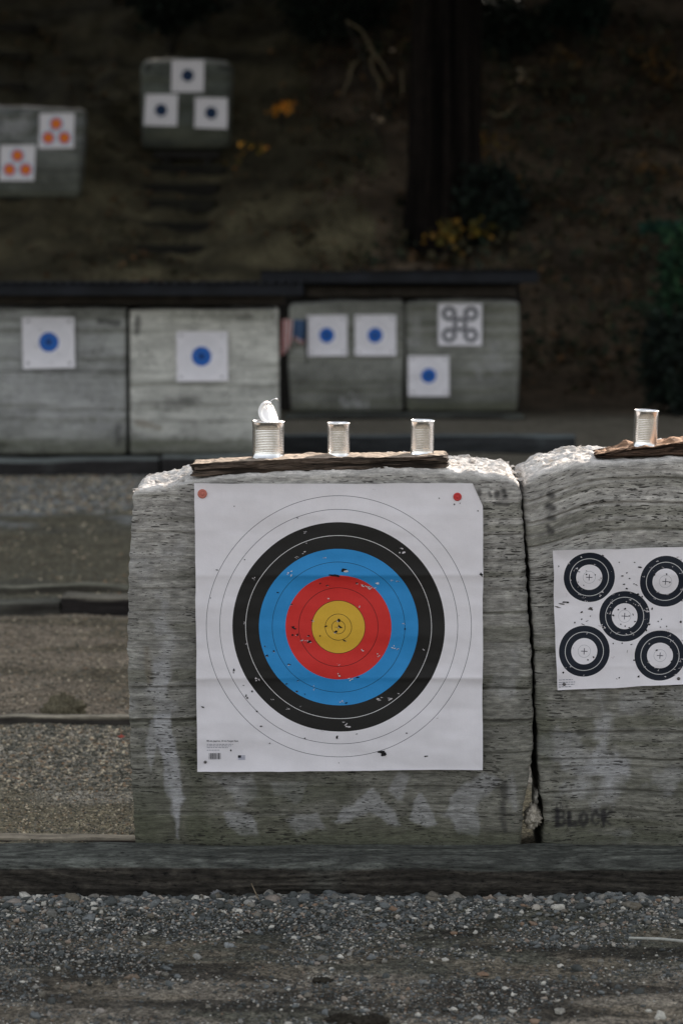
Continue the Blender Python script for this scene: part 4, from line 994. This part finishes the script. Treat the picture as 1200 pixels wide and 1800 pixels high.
tag(mesh_obj('pale_stick', V, Q, T_, mats=[plain('bleached_stick', (.42, .42, .38), .7)]), 'thin bleached stick lying on the gravel at the right edge', 'stick')
tw = Acc()
for (a, b, c_, d) in ((440, 1567, 455, 1590), (530, 1655, 550, 1650), (425, 1590, 438, 1600)):
    x0_, y0_ = on_ground(a, b); x1_, y1_ = on_ground(c_, d); V, Q, T_ = tube([(x0_, y0_, .03 if b < 1570 else .012), (x1_, y1_, .012)], [.0015, .002], 6)
    tag(mesh_obj('dry_twig', V, Q, T_, tone=np.broadcast_to([.2, .16, .11], (len(V), 3)), mats=[M_twig]), {440: 'short dry twig leaning against the near timber', 530: 'short dry twig lying on the trodden soil', 425: 'tiny dry twig lying flat in the gravel'}[a], 'twig')
def leaf_poly(size):
    return np.array([(0, -.5, 0), (.28, -.25, .04), (.5, .05, 0), (.22, .12, .05), (0, .55, 0), (-.22, .12, .05), (-.5, .05, 0), (-.28, -.25, .04)])*size
x0_, y0_ = on_ground(213, 1304)
L = leaf_poly(.03)+np.array([x0_, y0_, .02]); L[:, 1] = y0_+(L[:, 1]-y0_)*.5; L[:, 2] += (L[:, 1]-y0_)*.8
L = np.vstack([L, L.mean(0)+[0, 0, .003]])
tag(mesh_obj('fallen_leaf', L, tris=[(8, j, (j+1) % 8) for j in range(8)], tone=np.broadcast_to([.5, .10, .07], (9, 3)), mats=[M_leaf]), 'small red leaf on the lane just left of the near block', 'leaf')

# ------------------------------------------------------------------ little flag
def flag():
    wy = YR-.06; root = empty('flag', P(536, 562, wy), 'small faded striped flag hanging limp beside the dark grey block', 'flag')
    M_r = plain('flag_red', (.34, .07, .06), .9); M_w = plain('flag_white', (.5, .47, .46), .9); M_b = plain('flag_blue', (.05, .09, .17), .9)
    tl, tr, br, bl = (496, 561), (538, 562), (536, 603), (494, 628)
    # drooping cloth: canton at the upper right, stripes fall to the lower left
    nx, ny = 13, 20; V = []; Q = []; mi = []
    for i in range(nx+1):
        for j in range(ny+1):
            u, v = i/nx, j/ny
            top_ = np.array((496+42*u, 561+1*u)); bot = np.array((493+43*u, 625-25*min(1, u*1.9)+4*math.sin(u*9)))
            p = top_*(1-v)+bot*v; q_ = P(p[0], p[1], wy)
            V.append((q_.x, wy+.03*math.sin(u*14)*(.4+v), q_.z))
    for i in range(nx):
        for j in range(ny):
            a = i*(ny+1)+j; Q.append((a, a+1, a+ny+2, a+ny+1))
            mi.append(2 if (i >= 6 and j < 17) else i % 2)
    o = mesh_obj('flag_cloth', np.array(V)-np.array(root.location), Q, mats=[M_r, M_w, M_b], mi=mi, parent=root)
    st = P(539, 557, wy); v, q, t_ = tube([tuple(st), tuple(P(539, 640, wy))], [.008, .008], 8)
    mesh_obj('flag_stick', v-np.array(root.location), q, t_, mats=[M_beam], parent=root)
flag()

# ------------------------------------------------------------------ hillside vegetation
SAZ, SEL = math.radians(38), math.radians(26)
SD = np.array([math.sin(SAZ)*math.cos(SEL), math.cos(SAZ)*math.cos(SEL), math.sin(SEL)])

# earth steps cut in the slope
steps = [(245, 400, 296), (250, 385, 330), (262, 378, 358), (248, 372, 398), (238, 362, 438)]
for i, (a, b, py) in enumerate(steps):
    p = hill_at((a+b)/2, py); x0, x1 = PX(a, py, p.y), PX(b, py, p.y)
    timber('step_log', x0, x1, p.y-.12, p.y+.10, p.z-.12, p.z+.06, .05, M_board, (.022, .021, .012), (.008, .007, .005), 800+i,
           ['topmost', 'second from the top', 'middle', 'second from the bottom', 'lowest'][i]+' dark earth step below the slope block with dark blue spots', 'step', r=.03, group='dark steps on the slope')

for i, py in enumerate((45, 95, 150)):
    p = hill_at(8, py); x0, x1 = PX(-60, py, p.y), PX(62-i*8, py, p.y)
    timber('step_log', x0, x1, p.y-.12, p.y+.10, p.z-.12, p.z+.05, .05, M_board, (.05, .045, .026), (.014, .012, .009), 830+i,
           ['topmost', 'middle', 'lowest'][i]+' faint earth step at the left edge above the orange spot block', 'step', r=.03, group='dark steps on the slope')

def leaves(A, C, size, cols, rng, flat=False):
    base = leaf_poly(1.0); k = len(base)
    n = len(C)
    ax = rng.normal(size=(n, 3)); 
    if flat: ax[:, 2] = np.abs(ax[:, 2])+1.5
    ax /= np.linalg.norm(ax, axis=1, keepdims=True)
    t = np.cross(ax, rng.normal(size=(n, 3))); t /= np.linalg.norm(t, axis=1, keepdims=True); b = np.cross(ax, t)
    s = rng.uniform(size[0], size[1], n)
    p = (base[None, :, 0, None]*t[:, None]+base[None, :, 1, None]*b[:, None]+base[None, :, 2, None]*ax[:, None])*s[:, None, None]+C[:, None]
    V = p.reshape(-1, 3); o = np.arange(n)*k
    Q = np.concatenate([np.stack([o, o+1, o+2, o+3], 1), np.stack([o, o+3, o+4, o+5], 1), np.stack([o, o+5, o+6, o+7], 1)])
    ci = rng.integers(0, len(cols), n); c = np.repeat(np.array(cols)[ci]*rng.uniform(.6, 1.3, (n, 1)), k, axis=0)
    A.add(V, Q, c=c)
def litter():
    A = Acc(); rng = np.random.default_rng(77)
    n = 36000; py = rng.uniform(-80, 700, n); y = rng.uniform(19.8, 34, n); x = (rng.uniform(-60, 1260, n)-600)/FPX*(y-CY)
    keep = rng.uniform(size=n) < .15+.85*sst(.42, .6, fbm(x*1.4, y*1.6, 0, 91)); keep &= (x > -.6) | (rng.uniform(size=n) < .3)
    x, y = x[keep], y[keep]; z = hgt(x, y)+rng.uniform(0, .05, len(x))
    leaves(A, np.stack([x, y, z], 1), (.04, .11), [(.065, .044, .026), (.04, .034, .02), (.10, .056, .03), (.048, .048, .024), (.15, .085, .04), (.03, .026, .018)], rng, True)
    tag(A.obj('leaf_litter', [M_litter], smooth=False), 'dark fallen leaves covering the forest slope', 'leaf litter', kind='stuff')
    A = Acc(); n = 14000; y = rng.uniform(20, 34, n); x = (rng.uniform(-60, 1260, n)-600)/FPX*(y-CY)
    keep = (fbm(x*1.1, y*1.1, 0, 95) > .50) & (x > .2); x, y = x[keep], y[keep]; z = hgt(x, y)+rng.uniform(.02, .35, len(x))*fbm(x*1.1, y*1.1, 0, 95)*1.6
    leaves(A, np.stack([x, y, z], 1), (.05, .13), [(.022, .034, .02), (.04, .036, .02), (.018, .022, .014), (.06, .05, .026)], rng)
    tag(A.obj('undergrowth', [M_litter], smooth=False), 'low dark undergrowth on the right side of the slope', 'undergrowth', kind='stuff')
litter()

def big_tree():
    y = 23.2; xa, xb = PX(716, 300, y), PX(848, 300, y); xc = (xa+xb)/2; r0 = (xb-xa)/2
    zb_ = float(hgt(np.array([xc]), np.array([y]))[0])-.5
    root = empty('large_tree', (xc, y, zb_), 'massive dark tree trunk with ridged bark standing on the slope', 'tree')
    n = 120; zs = np.concatenate([np.linspace(0, 6, 90), np.linspace(6.4, 22, 30)]); V = []; Q = []
    th = np.linspace(0, 2*math.pi, n, endpoint=False)
    C = []
    for z in zs:
        r = r0*(1-.03*z)*(1+.45*math.exp(-z*1.6))
        rg = fbm(np.cos(th)*6+3, np.sin(th)*6+3, z*.5, 61, 4)-.5
        fl = fbm(np.cos(th)*1.5+3, np.sin(th)*1.5+3, z*.2, 64, 2)-.5
        rr = r*(1+rg*.5+fl*.55)
        V.append(np.stack([rr*np.cos(th), rr*np.sin(th), np.full(n, z)], 1)); C.append(np.clip(.7+rg*2.6, .2, 2))
    V = np.concatenate(V); C = np.concatenate(C)
    for i in range(len(zs)-1):
        for j in range(n): Q.append((i*n+j, i*n+(j+1) % n, (i+1)*n+(j+1) % n, (i+1)*n+j))
    mesh_obj('trunk', V, Q, tone=np.array([.0095, .0072, .006])[None]*C[:, None], mats=[M_trunk], parent=root)
    A = Acc(); rng = np.random.default_rng(8)
    for k in range(9):
        a = k*2.4; z0 = 7+k*1.3; L_ = 4.5-k*.25
        v, q, t_ = tube([(0, 0, z0), (L_*.5*math.cos(a), L_*.5*math.sin(a), z0+.6), (L_*math.cos(a), L_*math.sin(a), z0+.2)], [.16, .09, .03], 7)
        A.add(v, q, t_, c=(.012, .01, .008))
    A.obj('limb', [M_trunk], parent=root)
    A = Acc(); n_ = 7000; a = rng.uniform(0, 6.28, n_); z = rng.uniform(6.3, 22, n_); r = np.sqrt(rng.uniform(0, 1, n_))*(5.2-(z-6)*.2)
    C_ = np.stack([r*np.cos(a), r*np.sin(a), z-.15*r], 1); C_ = C_[clear(C_+np.array(root.location))]; leaves(A, C_, (.3, .6), [(.02, .035, .015), (.015, .028, .012), (.03, .04, .015)], rng)
    A.obj('crown', [M_litter], parent=root, smooth=False)

def sapling(pts, twigs, label, seed, cols, nleaf=10, spread=.14, size=(.05, .11), dy=0.0):
    """pts: photo pixels of leaf clusters; the stem rises from the slope"""
    rng = np.random.default_rng(seed); q0 = pts[0]
    g = hill_at(q0[0], q0[1]+40); base = Vector((g.x, g.y, float(hgt(np.array([g.x]), np.array([g.y]))[0])-.05)); wy = g.y-.25
    root = empty('maple_sapling', base, label, 'sapling', 'small plants with coloured leaves on the slope')
    A = Acc(); B = Acc(); bl = np.array(base)
    for i, p in enumerate(pts):
        c = P(p[0], p[1], wy-dy); nl = p[2] if len(p) > 2 else nleaf
        v, q, t_ = tube([base, (base+c)/2+Vector((rng.normal(0, .04), 0, .06)), c], [.012, .008, .004], 5); A.add(v-bl, q, t_, c=(.03, .025, .018))
        C = np.array(c)+rng.normal(0, spread*.5, (nl, 3))*np.array([1.3, .6, .7]); leaves(B, C-bl, size, cols, rng)
    for t3 in twigs:
        P3 = [P(a, b, wy-dy) for a, b in t3]
        v, q, t_ = tube(P3, [.02*(1-.6*k/len(P3)) for k in range(len(P3))], 6); A.add(v-bl, q, t_, c=(.16, .135, .09))
    A.obj('stem', [M_twig], parent=root)
    if B.n: B.obj('leaves', [M_leaf], parent=root, smooth=False)
    return root
OC = [(.85, .36, .03), (.85, .42, .06), (.7, .25, .03)]; YC = [(.20, .14, .02), (.12, .10, .02), (.26, .14, .02)]; BC = [(.13, .07, .02), (.10, .06, .02), (.16, .08, .02)]; GC = [(.02, .06, .03), (.015, .05, .03), (.03, .07, .03)]  # orange leaf colour brightened to stand in for sunlight on the shaded slope
sapling([(495, 188, 20), (480, 194, 8), (508, 183, 10), (500, 192, 8)], [], 'bright orange leaved sprig right of the slope block with dark blue spots', 1, OC, spread=.09)
sapling([(433, 254, 7), (462, 260, 9), (415, 283, 6)], [], 'orange and yellow leaved sprig just below the bright orange one', 2, OC[1:]+YC, spread=.12)
sapling([(780, 410, 26), (795, 400, 14), (842, 402, 18), (792, 440, 6), (765, 415, 8), (812, 392, 7), (855, 395, 6)], [], 'yellow green leaved sapling at the foot of the massive trunk', 3, YC, spread=.14)
sapling([(860, 250, 26), (848, 240, 12), (868, 265, 10)], [], 'ochre leaved sapling against the right side of the massive trunk', 4, BC+YC[:1], spread=.18)
sapling([(995, 95, 16), (985, 105, 8)], [], 'dull ochre sprig high on the slope right of the trunk', 5, BC, spread=.18)
sapling([(1150, 110, 20), (1170, 130, 20), (1130, 95, 16), (1155, 75, 14)], [], 'rusty leaved sapling high at the right edge', 6, BC, spread=.25)
sapling([(1125, 290, 14), (1170, 300, 14), (1130, 275, 8)], [], 'rusty leaved sprig at the right edge below the higher one', 7, BC, spread=.2)
sapling([(915, 330, 10), (905, 320, 8)], [], 'small rust coloured sprig low on the slope right of the trunk', 8, BC, spread=.15)
sapling([(1060, 415, 6)], [[(610, 35), (635, 52), (652, 85), (672, 108), (688, 140)], [(655, 95), (660, 120), (672, 150), (660, 180)]], 'sprig of bare pale twigs', 9, BC) if False else None
def twiggy(lines, label, seed, tips=(), base_px=None):
    g = hill_at(*base_px); base = Vector((g.x, g.y, g.z-.03)); wy = g.y-.2
    root = empty('bare_shrub', base, label, 'shrub', 'bare twigs on the slope'); A = Acc(); bl = np.array(base)
    for i, ln in enumerate(lines):
        P3 = [P(a, b, wy+.02*i) for a, b in ln]
        A2 = Acc(); v, q, t_ = tube(P3, [.010*(1-.5*k/len(P3)) for k in range(len(P3))], 6); A2.add(v-bl, q, t_, c=(.26, .21, .13)); A2.obj('branch', [M_twig], parent=root)
    v, q, t_ = tube([base, P(*lines[0][0], wy)], [.02, .015], 6); A.add(v-bl, q, t_, c=(.03, .025, .02)); A.obj('stem', [M_twig], parent=root)
    if tips:
        B = Acc(); rng = np.random.default_rng(seed)
        for a, b, n_ in tips: leaves(B, np.array(P(a, b, wy-.05))-bl+rng.normal(0, .04, (n_, 3)), (.05, .09), [(.6, .45, .3), (.5, .4, .3)], rng)  # tip leaves coloured bright to stand in for sunlit spots
        B.obj('leaves', [M_leaf], parent=root, smooth=False)
    return P(*lines[0][-1], wy)
lit = []
lit.append(twiggy([[(607, 35), (635, 52), (652, 85), (672, 112), (688, 142)], [(655, 88), (652, 115), (668, 148), (664, 175)], [(618, 108), (613, 140), (600, 168)], [(705, 120), (708, 165), (697, 180)], [(628, 105), (612, 130)]], 'arching bare pale twigs left of the massive trunk', 1, [(655, 88, 3), (697, 88, 3)], (690, 215)))
lit.append(twiggy([[(660, 218), (668, 208), (680, 206)]], 'short pale twig tip just below the arching twigs', 2, [(670, 210, 5)], (668, 240)))
lit.append(twiggy([[(858, 196), (872, 203), (890, 200), (905, 182)], [(836, 216), (840, 220)]], 'curved pale twig right of the massive trunk', 3, [(838, 218, 3)], (865, 240)))
lit.append(twiggy([[(908, 122), (918, 134), (935, 145)]], 'bright short twig high on the slope right of the trunk', 4, [(915, 130, 6)], (915, 160)))

def fern(px, py, wy, n, ln, cols, label, seed):
    base = P(px, py, wy); rng = np.random.default_rng(seed); root = empty('fern', base, label, 'fern', 'green plants at the right edge of the slope')
    for k in range(n):
        A = Acc(); a = rng.uniform(0, 6.28); L_ = ln*rng.uniform(.7, 1.1); up = rng.uniform(.5, 1.0)
        pts = [Vector((math.cos(a)*L_*t, math.sin(a)*L_*t*.8, L_*up*(t*1.5-1.3*t*t))) for t in np.linspace(0, 1, 12)]
        v, q, t_ = tube(pts, [.006]*12, 4, False); A.add(v, q, c=cols[0])
        for i in range(1, 11):
            d = (pts[i+1]-pts[i-1]).normalized(); sdir = d.cross(Vector((0, 0, 1))).normalized(); w = .16*math.sin(math.pi*(i/11)**.7)*ln
            for sg in (-1, 1):
                p = pts[i]; tip = p+sdir*sg*w+d*w*.3-Vector((0, 0, w*.15))
                A.add([tuple(p-d*.022*ln), tuple(p+d*.022*ln), tuple(tip)], T=[(0, 1, 2)], c=np.array(cols[rng.integers(0, len(cols))])*rng.uniform(.6, 1.4))
        A.obj('frond', [M_leaf], parent=root, smooth=False)
fern(1150, 560, 19.0, 9, .5, [(.014, .05, .025), (.02, .06, .03)], 'low green fern at the right edge under the green leafy shrub', 1)
fern(1010, 385, 22, 7, .35, [(.012, .03, .02), (.015, .03, .02)], 'small dim fern on the slope right of the trunk', 3)
def bush(px, py, wy, rad, n, cols, label, seed, size=(.05, .12)):
    c = P(px, py, wy); rng = np.random.default_rng(seed); z0 = float(hgt(np.array([c.x]), np.array([wy]))[0])
    root = empty('bush', (c.x, wy, z0), label, 'bush', 'dark bushes on the slope')
    d = rng.normal(size=(n, 3)); d /= np.linalg.norm(d, axis=1, keepdims=True)
    rr = rng.uniform(.3, 1, n)**.4*(.15+1.7*fbm(d[:, 0]*2.6+5, d[:, 1]*2.6+5, d[:, 2]*2.6, seed, 3))
    C = d*rr[:, None]*np.array(rad)+np.array([0, 0, c.z-z0]); A = Acc(); leaves(A, C, size, cols, rng); A.obj('foliage', [M_litter], parent=root, smooth=False)
    B = Acc()
    for k in range(5):
        v, q, t_ = tube([(0, 0, -.05), (rng.normal(0, .1), rng.normal(0, .1), (c.z-z0)*.6), tuple(rng.normal(0, .3, 3)*np.array(rad)+np.array([0, 0, c.z-z0]))], [.02, .014, .006], 5); B.add(v, q, t_, c=(.02, .017, .012))
    B.obj('stem', [M_twig], parent=root)
DK = [(.008, .014, .010), (.006, .009, .007), (.012, .02, .013)]
bush(1200, 640, 18.6, (.42, .4, .62), 2600, DK, 'nearly black bush at the right edge beside the bank', 1)
bush(1208, 478, 19.4, (.36, .3, .5), 900, [(.012, .036, .018), (.018, .05, .024), (.008, .018, .011), (.026, .07, .03)], 'green leafy shrub cut off by the right edge above the dark bush', 12, (.05, .11))
bush(1175, 400, 20.5, (.32, .2, .08), 260, [(.015, .055, .036), (.01, .035, .024)], 'thin bluish green spray above the green leafy shrub', 13, (.05, .10))
bush(870, 60, 27.5, (.7, .5, .5), 2200, DK, 'dark bush behind the top of the massive trunk', 2)
bush(300, 5, 27.8, (.6, .5, .4), 1800, DK, 'dark bush at the top edge above the slope block with dark blue spots', 3)
bush(590, 10, 27.8, (.8, .5, .5), 2200, DK, 'dark bush at the top edge left of the massive trunk', 4)
bush(1010, 20, 27.5, (.5, .4, .3), 1200, [(.008, .02, .014), (.006, .013, .01)], 'dim bluish bush at the top edge right of the trunk', 5)
bush(868, 350, 22.6, (.42, .3, .5), 1100, DK, 'dark bush tucked against the foot of the massive trunk', 6)

RAYS = list(zip(lit, (.42, .35, .3, .3)))+[(P(141, 190, YH1+.05), .55)]  # sun gaps cut through the unseen leaves toward twigs and a block corner
def clear(p):
    k = np.ones(len(p), bool)
    for L_, rad_ in RAYS: k &= np.linalg.norm(np.cross(p-np.array(L_)[None], SD[None]), axis=1) > rad_
    return k
big_tree()
def shade_tree(x, y, label, seed, R=9.0, xr=(-1, 1)):  # unseen trees added overhead to cut the sky light on the slope
    zb_ = float(hgt(np.array([x]), np.array([y]))[0])-.3
    root = empty('tree', (x, y, zb_), label, 'tree', 'unseen trees added around the slope to dim it'); rng = np.random.default_rng(seed)
    v, q, t_ = tube([(0, 0, 0), (0, 0, 3), (.1, 0, 7), (0, .1, 13)], [.42, .34, .26, .08], 14); mesh_obj('trunk', v, q, t_, tone=np.broadcast_to([.03, .022, .018], (len(v), 3)), mats=[M_trunk], parent=root)
    n = 5200; a = rng.uniform(0, 6.28, n); r_ = np.sqrt(rng.uniform(0, 1, n))*R; zz = rng.uniform(6.8, 13, n)
    C = np.stack([x+r_*np.cos(a), y+r_*np.sin(a)*.8, zz+zb_*.5], 1); t__ = C[:, 1]/SD[1]; z0 = C[:, 2]-t__*SD[2]
    C = C[(z0 < .45) & (C[:, 1] > 13) & clear(C) & (C[:, 2]-1.92 > .13*(C[:, 1]-CY)+.6)]
    A = Acc(); leaves(A, C-np.array([x, y, zb_]), (.45, .8), [(.02, .035, .015), (.03, .04, .015)], rng); A.obj('crown', [M_litter], parent=root, smooth=False)
shade_tree(-7.5, 21, 'unseen tall tree added left of the slope to dim it', 41); shade_tree(8.5, 20, 'unseen tall tree added right of the slope to dim it', 42); shade_tree(0.5, 29.5, 'unseen tall tree added above the slope behind the massive trunk to dim it', 43)
# unseen wood above the range, cut to shade all but the block tops
def wood():
    A = Acc(); rng = np.random.default_rng(4); n = 60000
    y = rng.uniform(34, 40, n); x0 = rng.uniform(-32, 9, n); z0 = rng.uniform(-18, 1.27, n)
    t = y/SD[1]; p = np.stack([x0+t*SD[0], y, z0+t*SD[2]], 1)
    keep = (z0+.45 < 1.19+.08*(vn(x0*1.5, y*0, 0, 5)-.5)) & (p[:, 2] > hgt(p[:, 0], p[:, 1])-.5)
    keep &= clear(p)
    p = p[keep]
    leaves(A, p, (.75, 1.0), [(.02, .03, .014), (.016, .024, .012), (.03, .035, .014)], rng)
    tag(A.obj('shade_wood', [M_litter], smooth=False), 'unseen wood above the range, shaped to keep all but the block tops shaded', 'wood', kind='stuff')
wood()

# ------------------------------------------------------------------ light, sky, camera
w = bpy.data.worlds.new('World'); S.world = w; w.use_nodes = True
wn = w.node_tree; sky = wn.nodes.new('ShaderNodeTexSky'); sky.sky_type = 'NISHITA'; sky.sun_disc = False
sky.sun_elevation = SEL; sky.sun_rotation = SAZ; sky.air_density = 1.2; sky.dust_density = 1.5
hs = wn.nodes.new('ShaderNodeHueSaturation'); hs.inputs['Saturation'].default_value = .24
wn.links.new(sky.outputs[0], hs.inputs['Color']); wn.links.new(hs.outputs[0], wn.nodes['Background'].inputs[0]); wn.nodes['Background'].inputs[1].default_value = .10
sl = bpy.data.lights.new('sun', 'SUN'); sl.energy = 5; sl.angle = math.radians(.5); sl.color = (1, .90, .80)
so = bpy.data.objects.new('sun', sl); COL.objects.link(so); so.location = (20, 30, 30)
so.rotation_euler = Vector(SD).to_track_quat('Z', 'Y').to_euler()

cd = bpy.data.cameras.new('camera'); cam = bpy.data.objects.new('camera', cd); COL.objects.link(cam); S.camera = cam
cam.location = (0, CY, CZ); cam.rotation_euler = (math.pi/2-PITCH, 0, 0)
cd.sensor_fit = 'HORIZONTAL'; cd.sensor_width = 24; cd.lens = 85; cd.clip_end = 500; cd.clip_start = .1
cd.dof.use_dof = True; cd.dof.focus_distance = 7.2; cd.dof.aperture_fstop = 3.0
S.view_settings.view_transform = 'Standard'; S.view_settings.look = 'None'; S.view_settings.gamma = 1; S.view_settings.exposure = 1.35
S.render.resolution_x = 682; S.render.resolution_y = 1024
